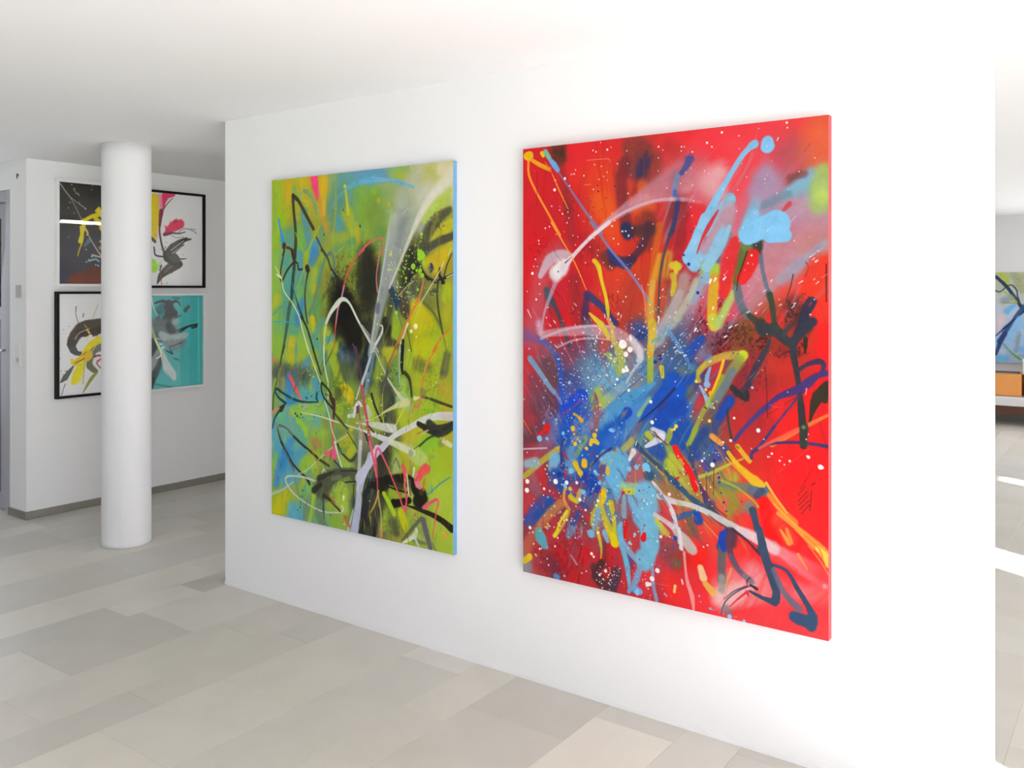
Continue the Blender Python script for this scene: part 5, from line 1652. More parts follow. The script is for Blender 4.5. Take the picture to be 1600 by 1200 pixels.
s 9cb0b0 15.9-12.7-7.4 .3 .85 0,1603 86,1569 164,1521
s b0b8a8 12.3-10.2-10.2-10.2-8.2-8.2-8.2-7.2 .2 .95 328,1496 228,1487 119,1499 109,1528 165,1576 260,1613 384,1637 503,1624
s b8bca0 9.7-11.7 .3 .9 503,1624 526,1608 514,1593
s b0c098 10.1 .4 .6 203,1478 278,1443 352,1385 449,1317
s b0c0a0 5.0-19.9-14.9-7.0 .3 .85 377,1456 383,1439 407,1453 437,1494 413,1501 389,1496
s b8c8b0 15.0 .3 .8 389,1434 407,1449
s d85870 14.8-40-45-19.8 .3 .95 395,1351 437,1351 461,1352 460,1315
s b06040 7.1-5.1 .4 .8 303,1349 334,1395 371,1461
s 906048 30 .7 .6 327,1334
s c05888 11.8 .3 .9 460,1291 461,1332
s c8d0b0 11.7-9.8-7.8 .2 .95 466,1290 484,1342 520,1419
s 282c28 9.7-7.8-9.7 .25 .95 484,1297 514,1342 543,1355
s 3c4028 14.4-14.4-19.2-11.5 .25 .95 525,1345 566,1369 595,1358 612,1332
s 3c4428 6.7 .3 .8 595,1277 617,1307
s 30302c 11.8-7.8 .4 .8 461,1381 514,1415
s 44483c 118-88-54-39 .35 .9 377,1527 413,1481 496,1438 589,1418
s 50543c 52-47 .4 .9 589,1434 702,1413
s 6c7050 25-25 .6 .8 449,1468 502,1453
s 2c2820 35-25 .4 .9 316,1543 365,1508
s 2c2c24 30-10.0 .5 .8 352,1480 461,1434
s 2c2c24 7.6 .4 .9 508,1424 702,1401
s 202418 7.6-6.7-6.7 .25 .95 537,1475 618,1461 702,1456
s 342c20 19.7-16.8-14.8-9.9 .25 .95 389,1558 437,1576 473,1599 503,1619
s 807058 6.9-9.8 .4 .8 443,1579 503,1607
s 303020 7.7 .3 .85 595,1478 590,1583
s 303428 12.0-15.0 .4 .7 383,1555 387,1641
s b8b8bc 19.2-7.7 .4 .8 555,1708 590,1599
s 28282c 52-61-38 .25 .97 685,1458 663,1572 647,1701
s a8aec4 43-33-38-43-47-52 .15 .97 707,1333 668,1413 635,1497 624,1578 612,1635 596,1710
s c0c4cc 24-19.0 .3 .75 640,1273 629,1406 618,1499
s b83c40 11.6 .5 .7 532,1639 567,1682
s b8b8cc 55-39-33-28 .15 .95 632,1444 699,1365 744,1314 822,1250
s d8b8c8 33-28-16.5 .2 .95 725,1334 744,1290 757,1284
s c8cca8 32-32 .3 .85 834,1253 910,1273 971,1289
s 201c14 33-49-55-22 .3 .95 751,1438 796,1442 777,1468 679,1462
s 1c1814 37-58-69-48-32 .3 .97 803,1427 860,1425 916,1418 959,1421 971,1442
s 3c3c24 32 .5 .8 866,1447 910,1446
s 606048 21-15.8 .4 .8 947,1418 953,1476
s 1c1814 31-62-78-68 .3 .97 977,1455 1007,1469 1019,1476 1001,1501
s 181410 32-37-42 .25 .97 947,1504 897,1520 854,1531
s 48442c 31 .7 .7 1019,1458
s 201c14 7.5-9.6-10.7 .2 .97 815,1458 866,1465 934,1470
s 282018 7.1-20-25-31-36 .15 .98 934,1528 1019,1538 1090,1550 1154,1571 1194,1591
s d85c78 11.1-16.6-11.1-14.4 .2 .97 698,1267 718,1321 731,1371 745,1421
s d84c78 14.3-11.0-9.9-11.0 .2 .97 738,1361 738,1319 754,1289 777,1315
s d85060 10.7-8.6-7.5-8.6-9.7-12.9 .2 .95 777,1315 815,1370 853,1435 885,1485 903,1528 922,1557
s c84858 7.7-7.7 .3 .9 744,1356 751,1485
s 8c7040 11.0-8.8 .3 .85 754,1485 758,1558
s d0a840 6.6-8.8-5.5 .3 .9 758,1484 738,1543 706,1594
s b8a870 9.8-7.7 .3 .8 751,1494 771,1584 777,1690
s d85058 21-26-10.6-8.5 .2 .97 910,1355 922,1381 922,1435 928,1498
s d84868 8.4-12.7 .2 .97 934,1479 925,1557
s c09850 5.3 .3 .9 922,1412 916,1449
s e0d0b0 7.4-9.5-5.3 .3 .9 934,1388 940,1442 947,1481
s c84858 4.2 .3 .85 953,1323 956,1381
s e05050 47-41-26 .3 .95 1049,1347 1013,1378 989,1417
s d87090 26-26-21 .3 .9 995,1385 995,1426 1013,1437
s e04848 13.5-10.4 .3 .9 989,1408 1019,1364
s d84c40 7.2 .3 .85 1037,1398 1031,1448
s e0d8c8 12.5-7.3 .3 .85 977,1356 971,1393
s 4c9c90 15.3-5.1 .4 .85 1079,1424 1085,1458
s 3c8c88 6.1-6.1 .2 .95 1186,1370 1125,1409 1055,1467
s e05070 20-13.2-13.2-12.2-7.1 .2 .97 1037,1523 1079,1494 1108,1477 1120,1489 1108,1525
s e05050 7.1-5.1 .3 .9 1108,1530 1084,1653
s a0c020 22-27-27 .2 .97 790,1494 828,1539 854,1577
s b8b818 42-48-32 .3 .97 897,1566 916,1608 934,1646
s 90b030 15.8 .4 .8 944,1586 941,1636
s 2c2c24 33 .4 .8 699,1632 673,1646
s 201c10 16.5 .3 .9 732,1660 729,1702
s 585c50 21-15.7 .4 .85 1019,1574 971,1622 904,1692
s 5c5468 31-31-26 .3 .9 1031,1581 1049,1632 1073,1694
s 607050 15.6 .5 .8 947,1675 1043,1682
s d8dcc8 10.5-26-10.5 .3 .85 910,1700 983,1656 989,1624
s c0c8c0 15.6-10.4 .4 .85 977,1661 1007,1705
s c87050 10.9 .4 .8 771,1668 774,1704
s 708458 13.2 .4 .8 1079,1671 1108,1706
s a86830 15.6 .5 .8 983,1562
s 788c78 20 .6 .8 1085,1294
s c8c8a0 20.0-20.0 .3 .9 1166,1220 1189,1230
s 303820 4.2 .3 .8 977,1270 1031,1233
s 8c9080 32 .6 .7 959,1290
s 5c5c48 8.6 .4 .7 853,1348 866,1323 891,1366
W 40 43 5 16 20 110 70 .35 .6 38 910 805 1693 88a838 98b430 4890a8 3c4830 508850
W 40 44 5 16 20 110 100 .35 .6 638 1123 1185 1685 a0b428 6c7c30 b8b828 3c4024 98a838
s 282c28 45-57-38 .3 .9 1068,1151 1120,1180 1200,1145
W 30 41 1.5 3 40 200 100 .3 .55 35 387 805 1722 c8cc98 303020 d0d4b0 203838
W 30 42 1.5 3 40 200 65 .3 .55 637 643 1199 1655 c8cc98 303020 c85840 b8c060
d 101410 3.6,525,178 2.1,525,173 1.8,461,178 1.9,339,188 1.8,609,225 3.6,636,256 3.0,638,264 3.8,390,293 2.5,391,287 1.6,427,219 1.5,443,219 2.0,143,150
d 90c828 8.7,1021,311 5.1,1021,327 4.2,1017,342 2.7,1008,347 7.4,1003,383 16.7,1023,403 2.7,999,362 2.8,931,404
d d8d890 2.5,904,187 2.3,862,212 1.7,820,274 2.5,941,328 1.7,928,329 2.0,857,362 2.0,893,378 2.0,896,396 1.7,816,197
d b0b068 7.7,833,396
d 101410 3.6,636,260 1.1,1145,383
d 90c828 18.4,1013,397 19.2,1023,409 12.6,1008,418 13.5,971,454 7.4,993,472 10.9,1013,473 10.0,1026,494 4.2,931,406 4.7,929,429 4.3,915,456 4.3,911,474 4.3,902,498 7.5,928,506 6.2,999,558 10.3,868,663 10.8,1036,439
d b0c838 5.2,936,568 4.2,949,572 3.4,878,566 4.2,972,599 2.7,980,606
d b8bc68 9.0,833,396 7.7,822,466 2.8,830,449 3.8,859,460 2.5,873,477 4.9,749,717
d e0dc90 2.3,841,598 1.9,933,528 2.5,923,595 2.2,932,589 2.2,933,615 2.5,912,632 2.2,936,676 1.9,938,665 1.7,824,631 2.0,838,635 1.7,896,396 2.2,894,380 1.4,975,386 2.4,1106,520
d 101410 2.6,747,411
s ece4c8 26 .4 .95 986,721
s ece4c8 17.8 .4 .9 959,744
d f0e8b0 3.3,990,768 2.5,945,830
d b83858 2.9,813,504 1.7,803,490
s f0f0e0 4.2 .2 .9 1167,505 1201,492
d 082028 4.8,341,799
d 203838 2.2,399,828 2.2,414,788 2.7,521,834 2.5,397,730 1.6,230,819
d 203028 3.1,464,458 3.7,489,473
d 904828 3.5,647,641
d 102828 3.8,300,1083 3.2,258,1090 2.5,273,1068 6.1,182,1177 6.1,195,1188 4.9,223,1177 3.8,236,1191 3.9,211,1195 3.8,233,1139
d 103878 6.0,267,1094
d d8d878 2.6,246,962 2.2,263,951 3.2,289,979 2.9,273,959 2.2,237,971 3.2,314,986
d f4f4d8 2.4,560,1122 2.1,586,1117 1.8,555,1179 1.5,580,1136 1.5,574,1092
d e8f0f0 2.6,690,980
s a08ca0 21 .5 .8 258,1128 245,1138
d 203028 1.9,420,885 1.9,411,856 2.4,521,834
d e8f4d0 2.9,776,947 2.6,752,964 2.9,767,967 2.6,774,976 2.6,690,982 2.5,899,886 2.8,945,830 2.1,1088,979 2.4,1107,965 2.4,1131,1205 1.6,1027,908 1.7,870,915 1.4,747,1003
d 181c18 2.0,836,929
d 102028 4.3,236,1554 3.5,230,1584 3.5,215,1641 3.5,198,1656 4.2,388,1655 3.7,391,1665 2.2,402,1692 3.4,413,1702
s f0f4d8 9.7-3.9 .3 .95 526,1543 526,1564
d fcf0d0 3.3,530,1676
d e87060 3.6,539,1661
d e8f0f0 2.8,699,1541
d f8b058 3.1,1148,1618
K d0d890 80 1.5 4 31 741 285 1038 695
K e0e0c0 60 1.5 4 32 552 1009 884 1277
K 303828 90 1.5 4 33 8 912 805 1722
K 90b030 120 1.5 5 34 803 346 1186 637"""
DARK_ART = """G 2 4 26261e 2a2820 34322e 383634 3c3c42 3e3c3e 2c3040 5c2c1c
s 2c3044 138 .8 .8 17,690 86,701
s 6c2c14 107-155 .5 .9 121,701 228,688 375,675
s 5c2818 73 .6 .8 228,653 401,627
s e0b818 24-28-35 .2 1 156,422 180,339 186,269
s e0b818 24-29-48 .2 1 180,275 240,236 301,214 350,187
s e0b818 36-36 .2 1 277,251 326,284
s e0b818 48-73 .2 1 301,190 350,234 338,307
s e0b818 14.4-19.3 .2 1 277,192 301,167
s e0b818 24-28-11.8 .2 1 168,316 174,386 168,444
s c0a028 11.7-5.9 .2 1 168,444 150,491 142,527
s e0b818 16.6-9.5 .2 1 180,304 216,354 210,372
s d0a828 24 .3 .9 316,415
s b0a8a0 3.5-4.7-4.7-9.4-14.2 .3 .85 11,11 98,124 168,258 228,383 277,463 326,533
s a8a8a0 7.0-5.8-7.0 .3 .8 17,16 86,102 204,180
s c0b890 19.3-9.6 .4 .8 252,517 326,533
s 88b8c8 16.8-12.0 .4 .8 228,559 277,546 301,563
s 88b8c8 11.8 .4 .8 204,566
s b0a040 29 .5 .8 313,462
s 70a0b0 36-11.9 .6 .5 228,407 192,455
d d8d8d0 3.6,98,14 2.9,121,41 3.6,150,85 3.6,133,75 3.0,246,35 3.6,86,142 2.9,156,137 2.9,74,183 3.7,198,180 2.9,115,215 2.9,74,391 4.4,204,478 4.5,277,587
d b8a880 4.4,145,74 3.7,252,5
d 88b8c8 6.7,246,529 5.9,222,553 6.7,295,593 4.4,210,569
s a89060 7.0 .5 .8 109,42 133,75
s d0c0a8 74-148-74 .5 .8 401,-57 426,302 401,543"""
SPLASH_ART = """G 2 4 d8ccd0 d8d4dc d8d0d4 d8d2d8 d8d0d4 d8d0d6 d8d2d4 d6d0d6
s e0bc10 118-105-91-78 .2 1 115,74 122,148 115,274 115,349
s e0b810 79-65 .3 1 136,47 122,323
s d89828 13.1-7.9 .3 .9 129,323 143,360
s d82850 53-67-32 .3 .95 282,-3 212,28 191,131
s e898a8 40-40 .4 .8 170,19 177,132
s f0a8b8 21-32 .4 .7 170,245 150,347
s 781838 40-32-21 .3 .97 184,144 177,195 170,258
s 3c2828 13.2-15.9-18.5-21 .3 .95 170,245 170,321 191,420 219,495
s 3c3838 10.7-8.0-5.3 .3 .9 191,143 240,77 282,35
s c82c50 67-81-40 .3 .97 354,234 282,264 226,318
s c02850 41-13.5 .3 .9 297,225 318,198
s c02850 22-8.2 .3 .9 325,249 383,213
s c02850 27-5.3 .3 .95 240,292 212,255
s c02850 27-5.4 .3 .95 268,265 261,215
s c02850 24-5.4 .3 .95 311,250 318,198
s c02850 27-5.4 .3 .95 325,274 376,259
s a02048 10.9-4.1 .3 .9 297,225 368,195
s 601830 32-16.0 .3 .9 212,325 282,309
s 384038 16.3-8.1 .3 .9 282,309 340,312 397,296
s 505850 6.9 .3 .8 325,313 383,271 456,280 501,304
s 505850 5.4 .3 .8 254,316 311,346 383,336
s 505850 5.6 .3 .8 441,268 493,272
s 2c2c18 54-68-54-27-10.9 .25 .97 226,482 282,430 340,389 397,361 449,352
s 685c30 22-16.2 .4 .8 254,443 354,376
s 2c2c18 81-94-67 .25 .97 240,495 297,518 325,543
s 2c2c18 67-80-53-13.3 .25 .97 340,556 254,596 184,647 150,710
s 685c40 21 .4 .7 297,557 212,622
s 2c2c18 41-8.1 .3 .95 254,456 340,376 412,341
s 2c2c18 33-8.1 .3 .95 297,455 383,400
s 1c1c10 40-13.5 .3 .9 226,520 282,557 354,555
s 1c1c10 27-5.4 .3 .9 311,556 354,542
s d8d0d4 6.8 .4 .7 268,449 383,368
s d8d0d4 6.8 .4 .6 282,468 368,413
s 3c3018 13.7-6.8 .3 .9 340,517 405,511
s 1c1c18 13.2 .3 .9 122,429 129,485 156,497 212,502
s 88c028 52-65-39 .35 .95 115,548 129,585 115,611
s 88c028 13.2-5.3 .3 .9 115,611 170,559 198,521
s 503020 15.8-13.2 .3 .9 184,572 170,610
s 882818 10.6-5.3 .3 .85 177,647 187,723
s 88401c 10.7 .3 .8 233,710
d 301820 4.9,219,426 3.3,226,387 4.1,212,439 3.3,184,446 3.3,254,469 3.4,376,478 4.0,88,362
d 303818 4.1,170,578 4.1,184,565
s c8c0c8 8.3 .4 .6 434,676 463,683
s 282818 26 .3 .9 75,338 129,385
s e0bc10 255 .3 .9 -19,208"""
SWIRL_ART = """G 2 4 dcd8dc d8c8cc dcd4d8 dcd4d4 dcd8dc dcd8dc dcdadc dcdadc
s 3c3428 71-95-95-119 .2 .98 98,361 121,304 180,248 277,234 375,231
s 3c3830 58-51-35 .2 .98 98,361 109,407 156,433
s 484848 47 .3 .8 103,396 133,426
s 302418 60-60 .3 .95 156,282 252,286 326,253
s e8e4e4 35-24 .3 .95 156,399 192,342 240,309
s e0bc18 16.6-9.5 .3 .9 228,285 210,261
s e0bc18 60-60-60-36 .25 .97 350,326 289,347 240,380 192,424
s d8d4d8 7.1 .4 .6 121,327 156,282 228,256
s c8a828 5.9 .4 .8 192,225 228,285 210,343
s 606058 60-48 .3 .95 326,396 264,416 234,485
s 606040 48-53-36 .25 .97 228,473 234,532 277,570
s c8a820 82-71-47 .25 .97 216,449 168,481 121,501
s c8b020 35-23 .3 .9 109,500 98,476
s e8c010 35-70-70-35 .25 .98 168,504 145,572 127,617 109,639
s a8a028 11.8-9.4 .3 .9 192,506 180,656
s 808830 19.0-29-16.7-7.1 .25 .97 283,583 240,626 204,682 180,720
s 485048 11.5-35-46-9.2 .25 .97 109,523 74,567 51,599 17,631
s 485048 6.9 .3 .9 51,553 98,557
s 303030 5.7-4.6-5.7 .3 .9 51,645 34,689 26,723
s 282828 7.0-3.5-7.0 .3 .85 156,236 139,189 127,142 130,96
s 282828 7.1 .3 .85 180,167 186,143
s a08838 6.0-3.6 .3 .8 252,180 277,122 295,75
s 781c28 14.5-9.6 .3 .9 264,463 301,454 326,467
s c83040 16.9-12.1 .3 .9 289,500 320,479
s 782030 9.6 .3 .85 283,512 313,549
s 682030 5.9 .3 .8 204,425 180,446
s 201818 7.0 .3 .8 121,501 192,471
d 301820 3.5,11,459 2.8,40,255 2.9,133,90 2.9,80,233 2.9,180,167 2.9,162,515 2.8,22,551 2.8,34,575
s c8b828 9.6 .4 .8 228,449 277,381
s 3c3428 111-74 .4 .9 401,268 426,533"""
TEAL_ART = """G 2 4 389898 3c9c9c 3ca0a0 389c9c 349898 389c9c 3ca0a0 40a0a0
s 185058 80-93 .5 .8 170,116 226,79
s 101818 67-80-93-120 .4 .95 254,67 254,143 226,205 184,292
s 101818 15.9-26 .4 .95 129,59 198,41 254,73
s 101418 54-67 .4 .95 268,105 297,144
s 0c1414 40-18.9-8.1 .4 .95 226,92 311,42 354,81
s 0c1414 32-10.8 .4 .95 240,219 325,170
s 0c1414 19.1-8.2 .3 .9 297,322 383,274 456,238
s d8dcdc 13.5-5.4 .4 .9 184,418 297,348 397,327
s d8dcdc 10.7-4.0 .4 .9 170,380 311,387
s 182020 53-53 .5 .9 156,191 143,228
s 485c60 120-160-134 .6 .9 170,292 254,320 311,374
s 606868 120 .6 .8 143,228 282,258
s 141c20 67-80 .5 .85 282,283 254,244
s 88989c 67 .7 .8 304,208
s 9ca8a8 54-81-81-32 .4 .9 184,305 254,346 340,337 412,314
s 9ca8a8 13.1-10.5 .3 .9 102,326 184,343
s 687478 68-81-27 .5 .9 240,383 325,387 397,365
s 141c20 10.7-16.1-6.7 .3 .9 226,433 282,462 254,422
s 141c20 8.1 .3 .9 254,409 368,377
s 101818 78-117-78 .4 .95 88,363 102,414 75,462
s 283438 79-105-79 .4 .95 170,468 129,565 88,662
s 788488 52-65-31 .4 .9 156,442 115,527 88,587
s 101818 52-39 .3 .95 88,712 115,652
s b8bcbc 27-53-80-67-21 .3 .92 184,431 212,508 240,573 282,627 304,667
s 8ca0a8 10.7 .4 .7 226,597 297,692
s 9ca850 18.3-18.3-24-18.3 .3 .95 81,201 115,290 156,392 184,456
s d8d0b0 10.5 .3 .95 129,340 184,456 143,491
s d0d4d0 7.8-5.2 .3 .9 102,15 115,90 150,153
s 101818 11.0-19.3-13.8 .4 .9 325,279 427,250 516,234
s 101818 13.9-19.5 .4 .9 456,264 501,253
s 284448 33 .6 .8 427,95 397,120
s 788c8c 22 .6 .7 427,121 456,95
s 184c50 22 .6 .7 332,170 354,158
s 184c50 16.2 .5 .8 282,16 340,23
s 184c50 13.5 .5 .8 340,516 297,501
s 184c50 12.4 .5 .8 427,457
s 70b0b0 14.0 .5 .7 516,18 523,698
s 184c50 10.6 .6 .6 129,690 282,729
s 2c3838 204 .5 .9 -19,358"""
FAR_ART = """G 4 4 a8b0b0 a8b098 98a078 a8a8a0 b8c0d0 b0b8c8 a8b0a8 90a0a0 b8b8c8 a8b8d0 80a8d0 80a8c8 a8b8d0 78a8d0 98b0c8 80a8c8
s a0b048 74-59 .6 .9 1035,26 1094,73 1115,144
s 989c78 73-87 .5 .9 1191,27 1242,121 1286,199
s a8b0b0 33-33 .5 .8 1142,11 1211,121
s 909878 55 .5 .8 1170,27 1225,145 1272,238
s 98b060 37-22 .5 .85 1087,239 1156,297
s 2c3858 40-40-40-44 .25 .97 993,57 1087,152 1170,270 1293,472
s 303c40 14.7-14.7-14.7-16.2-14.7 .25 .95 983,223 1028,243 1073,211 1115,172 1156,156 1191,184 1218,231 1225,297 1245,355
s a0b040 51-43 .5 .85 1142,296 1206,369
s 889098 86 .7 .8 1070,351 1151,314
s 607030 8.6 .4 .8 1070,374 1214,380
s 60a0d8 77-51 .6 .85 1110,480 1191,405
s c8b8c0 112-86 .7 .85 1050,563 1021,693
s 404c50 51 .5 .9 1290,413 1310,440
s 2c4c78 56-47-38-51-64 .3 .95 1294,427 1230,505 1175,597 1102,727 1029,854
s 1c2c60 21-17.1-21-26 .3 .97 1294,481 1210,560 1151,616 1070,701
s 402c50 22-13.0 .3 .95 1070,701 989,786
s 80b0d8 85-111 .6 .85 1254,568 1206,688 1142,804
s 90a0a8 51 .5 .8 1238,733 1206,848
s 2c3c70 64-49-30 .3 .95 1087,750 1032,883 990,1016
s 60904c 11.7-14.7-29-29 .3 .9 1060,866 1133,958 1188,1013 1252,1062
s 8090a0 44-44 .5 .85 1243,766 1206,965
s 68a0d8 78 .5 .85 1270,942
s 60a8d8 79-54 .5 .85 1032,1067 1115,1058
s a8a8c0 54 .6 .8 1197,1080 1161,1040
s c8b8c8 59 .6 .8 1069,976
s 8898a8 29 .4 .8 1243,1016 1315,1013"""

def value_noise(ny, nx, cell, seed):
    r = np.random.default_rng(seed)
    gy, gx = int(ny / cell) + 3, int(nx / cell) + 3
    g = r.random((gy, gx)) * 2 - 1
    y = np.arange(ny) / cell; x = np.arange(nx) / cell
    y0 = y.astype(int); x0 = x.astype(int)
    fy = (y - y0); fx = (x - x0)
    fy = (fy * fy * (3 - 2 * fy))[:, None]; fx = (fx * fx * (3 - 2 * fx))[None, :]
    a = g[np.ix_(y0, x0)]; b = g[np.ix_(y0, x0 + 1)]; c = g[np.ix_(y0 + 1, x0)]; d = g[np.ix_(y0 + 1, x0 + 1)]
    return (a * (1 - fx) + b * fx) * (1 - fy) + (c * (1 - fx) + d * fx) * fy

def catmull(P, Wd, step):
    n = len(P)
    if n == 1: return np.array(P), np.array(Wd)
    t = np.arange(n)
    out = []; ow = []
    for i in range(n - 1):
        p0 = P[max(i - 1, 0)]; p1 = P[i]; p2 = P[i + 1]; p3 = P[min(i + 2, n - 1)]
        L = np.hypot(*(p2 - p1))
        m = max(2, min(12, int(L / step) + 1)) if n > 2 else 2
        for k in range(m):
            s = k / m
            out.append(0.5 * ((2 * p1) + (-p0 + p2) * s + (2 * p0 - 5 * p1 + 4 * p2 - p3) * s * s + (-p0 + 3 * p1 - 3 * p2 + p3) * s ** 3) if n > 2 else p1 + (p2 - p1) * s)
            ow.append(Wd[i] * (1 - s) + Wd[i + 1] * s)
    out.append(P[-1]); ow.append(Wd[-1])
    return np.array(out), np.array(ow)

def paint(data, W, Hh, cell, seed):
    """lay the strokes of one artwork (mm from its top-left corner) on a grid of paint"""
    nx, ny = int(W / cell) + 1, int(Hh / cell) + 1
    xs = np.linspace(0, W, nx); ys = np.linspace(0, Hh, ny)
    img = np.zeros((ny, nx, 3)); hgt = np.zeros((ny, nx))
    wob = value_noise(ny, nx, 28 / cell, seed) * 0.6 + value_noise(ny, nx, 9 / cell, seed + 1) * 0.4
    grain = np.random.default_rng(seed + 2).random((ny, nx))
    r = np.random.default_rng(seed + 3)
    lines = []
    for line in data.split('\n'):
        p = line.split()
        if p and p[0] == 'W':   # loose parallel brush streaks
            n, sd = int(p[1]), int(p[2]); w0, w1, l0, l1, an, sf, al_, xa, ya, xb, yb = [float(c) for c in p[3:14]]
            q = random.Random(sd)
            for k in range(n):
                x = xa + (xb - xa) * q.random(); y = ya + (yb - ya) * q.random()
                t = math.radians(an + q.gauss(0, 7)); L_ = l0 + (l1 - l0) * q.random() ** 2
                wd = w0 + (w1 - w0) * q.random() ** 2; bend = q.uniform(-0.08, 0.08) * L_
                dx, dy = math.cos(t) * L_ / 2, -math.sin(t) * L_ / 2
                lines.append('s %s %.1f-%.1f-%.1f %.2f 0.15-%.2f-0.2 %.0f,%.0f %.0f,%.0f %.0f,%.0f' % (q.choice(p[14:]), wd * .6, wd, wd * .4, sf, al_ * q.uniform(.5, 1), x - dx, y - dy, x + bend, y, x + dx, y + dy))
        elif p: lines.append(line)
    for line in lines:
        p = line.split()
        if p[0] == 'G':
            gx, gy = int(p[1]), int(p[2])
            g = np.array([hexc(h) for h in p[3:]]).reshape(gy, gx, 3)
            u = np.linspace(0, gx - 1, nx); v = np.linspace(0, gy - 1, ny)
            # wander the patches of the ground coat so they are not a straight lattice
            uu = np.clip(u[None, :] + 0.35 * value_noise(ny, nx, 60 / cell, seed + 5), 0, gx - 1.001)
            vv = np.clip(v[:, None] + 0.35 * value_noise(ny, nx, 60 / cell, seed + 6), 0, gy - 1.001)
            i = uu.astype(int); j = vv.astype(int); fu = uu - i; fv = vv - j
            fu = (fu * fu * (3 - 2 * fu))[..., None]; fv = (fv * fv * (3 - 2 * fv))[..., None]
            img[:] = (g[j, i] * (1 - fu) + g[j, i + 1] * fu) * (1 - fv) + (g[j + 1, i] * (1 - fu) + g[j + 1, i + 1] * fu) * fv
            continue
        if p[0] == 's':
            col = hexc(p[1]); ws = [float(a) for a in p[2].split('-')]
            soft = float(p[3]); al = [float(a) for a in p[4].split('-')]
            P = [np.array([float(c) for c in q.split(',')]) for q in p[5:]]
            Wd = np.interp(np.linspace(0, 1, len(P)), np.linspace(0, 1, len(ws)), ws)
            C, R = catmull(P, Wd / 2, 25)
            AL = np.interp(np.linspace(0, 1, len(C)), np.linspace(0, 1, len(al)), al)
            pad = R.max() * (1 + 0.75 * soft) + 3 * cell
            x0 = int(max(0, (C[:, 0].min() - pad) / cell)); x1 = int(min(nx, (C[:, 0].max() + pad) / cell + 2))
            y0 = int(max(0, (C[:, 1].min() - pad) / cell)); y1 = int(min(ny, (C[:, 1].max() + pad) / cell + 2))
            if x1 <= x0 or y1 <= y0: continue
            D = np.full((y1 - y0, x1 - x0), 1e9); RR = np.ones_like(D); AA = np.zeros_like(D)
            segs = [(C[0], C[0], R[0], R[0], AL[0], AL[0])] if len(C) == 1 else list(zip(C[:-1], C[1:], R[:-1], R[1:], AL[:-1], AL[1:]))
            for a, b, ra, rb, aa, ab in segs:
                m = max(ra, rb) * (1 + 0.75 * soft) + 3 * cell
                sx0 = int(max(x0, (min(a[0], b[0]) - m) / cell)); sx1 = int(min(x1, (max(a[0], b[0]) + m) / cell + 2))
                sy0 = int(max(y0, (min(a[1], b[1]) - m) / cell)); sy1 = int(min(y1, (max(a[1], b[1]) + m) / cell + 2))
                if sx1 <= sx0 or sy1 <= sy0: continue
                X, Y = np.meshgrid(xs[sx0:sx1], ys[sy0:sy1])
                d = b - a; L2 = d @ d
                t = np.clip(((X - a[0]) * d[0] + (Y - a[1]) * d[1]) / L2, 0, 1) if L2 > 0 else np.zeros_like(X)
                dist = np.hypot(X - a[0] - t * d[0], Y - a[1] - t * d[1])
                rad = ra + (rb - ra) * t
                q = dist / np.maximum(rad, 0.5)
                v = D[sy0 - y0:sy1 - y0, sx0 - x0:sx1 - x0]; vr = RR[sy0 - y0:sy1 - y0, sx0 - x0:sx1 - x0]
                better = q < v
                v[better] = q[better]; AA[sy0 - y0:sy1 - y0, sx0 - x0:sx1 - x0][better] = (aa + (ab - aa) * t)[better]; vr[better] = np.maximum(rad, 0.5)[better]
            RR = np.maximum(RR, 0.5)
            q = D + wob[y0:y1, x0:x1] * np.minimum(0.06 + 0.18 * soft, (3.0 + 22 * soft) / RR)
            lo = 1 - 0.85 * soft; hi = 1 + 0.6 * soft
            lo = np.minimum(lo, 1 - 0.5 * cell / RR); hi = np.maximum(hi, 1 + 0.5 * cell / RR)
            a_ = np.clip((hi - q) / (hi - lo), 0, 1)
            a_ = a_ * a_ * (3 - 2 * a_)
            thin = np.clip(2.2 * RR / cell, 0, 1)
            a_ = a_ * thin
            if soft >= 0.5:   # sprayed paint is grainy at its edge
                a_ = np.clip(a_ + (grain[y0:y1, x0:x1] - 0.5) * 0.5 * a_ * (1 - a_), 0, 1)
            a_ = (a_ * AA)[..., None]
            sl = img[y0:y1, x0:x1]
            shade = 1 + 0.05 * wob[y0:y1, x0:x1][..., None]
            sl[:] = sl * (1 - a_) + np.clip(col * shade, 0, 1) * a_
            if soft <= 0.3: hgt[y0:y1, x0:x1] = np.maximum(hgt[y0:y1, x0:x1], a_[..., 0])
            continue
        if p[0] == 'd':
            col = hexc(p[1]); items = [tuple(float(c) for c in q.split(',')) for q in p[2:]]
        elif p[0] == 'N':   # dry, scuffed brush marks
            col = hexc(p[1]); alpha, sc, th, cx, cy, rx, ry = [float(c) for c in p[2:9]]
            x0 = int(max(0, (cx - rx) / cell)); x1 = int(min(nx, (cx + rx) / cell + 1))
            y0 = int(max(0, (cy - ry) / cell)); y1 = int(min(ny, (cy + ry) / cell + 1))
            if x1 <= x0 or y1 <= y0: continue
            X, Y = np.meshgrid((xs[x0:x1] - cx) / rx, (ys[y0:y1] - cy) / ry)
            fall = np.clip(1.2 - np.hypot(X, Y) * 1.2, 0, 1)
            sd = int(abs(cx * 7 + cy * 3)) % 9973
            nz = value_noise(y1 - y0, x1 - x0, sc / cell, sd) * 0.55 + value_noise(y1 - y0, x1 - x0, max(1.2, 0.35 * sc / cell), sd + 1) * 0.45
            a_ = (np.clip((nz - th + 0.5 * fall - 0.3) * 2.6, 0, 1) * np.clip(fall * 2, 0, 1) * alpha)[..., None]
            img[y0:y1, x0:x1] = img[y0:y1, x0:x1] * (1 - a_) + col * a_
            continue
        elif p[0] == 'R':   # spatter thrown outwards from one point
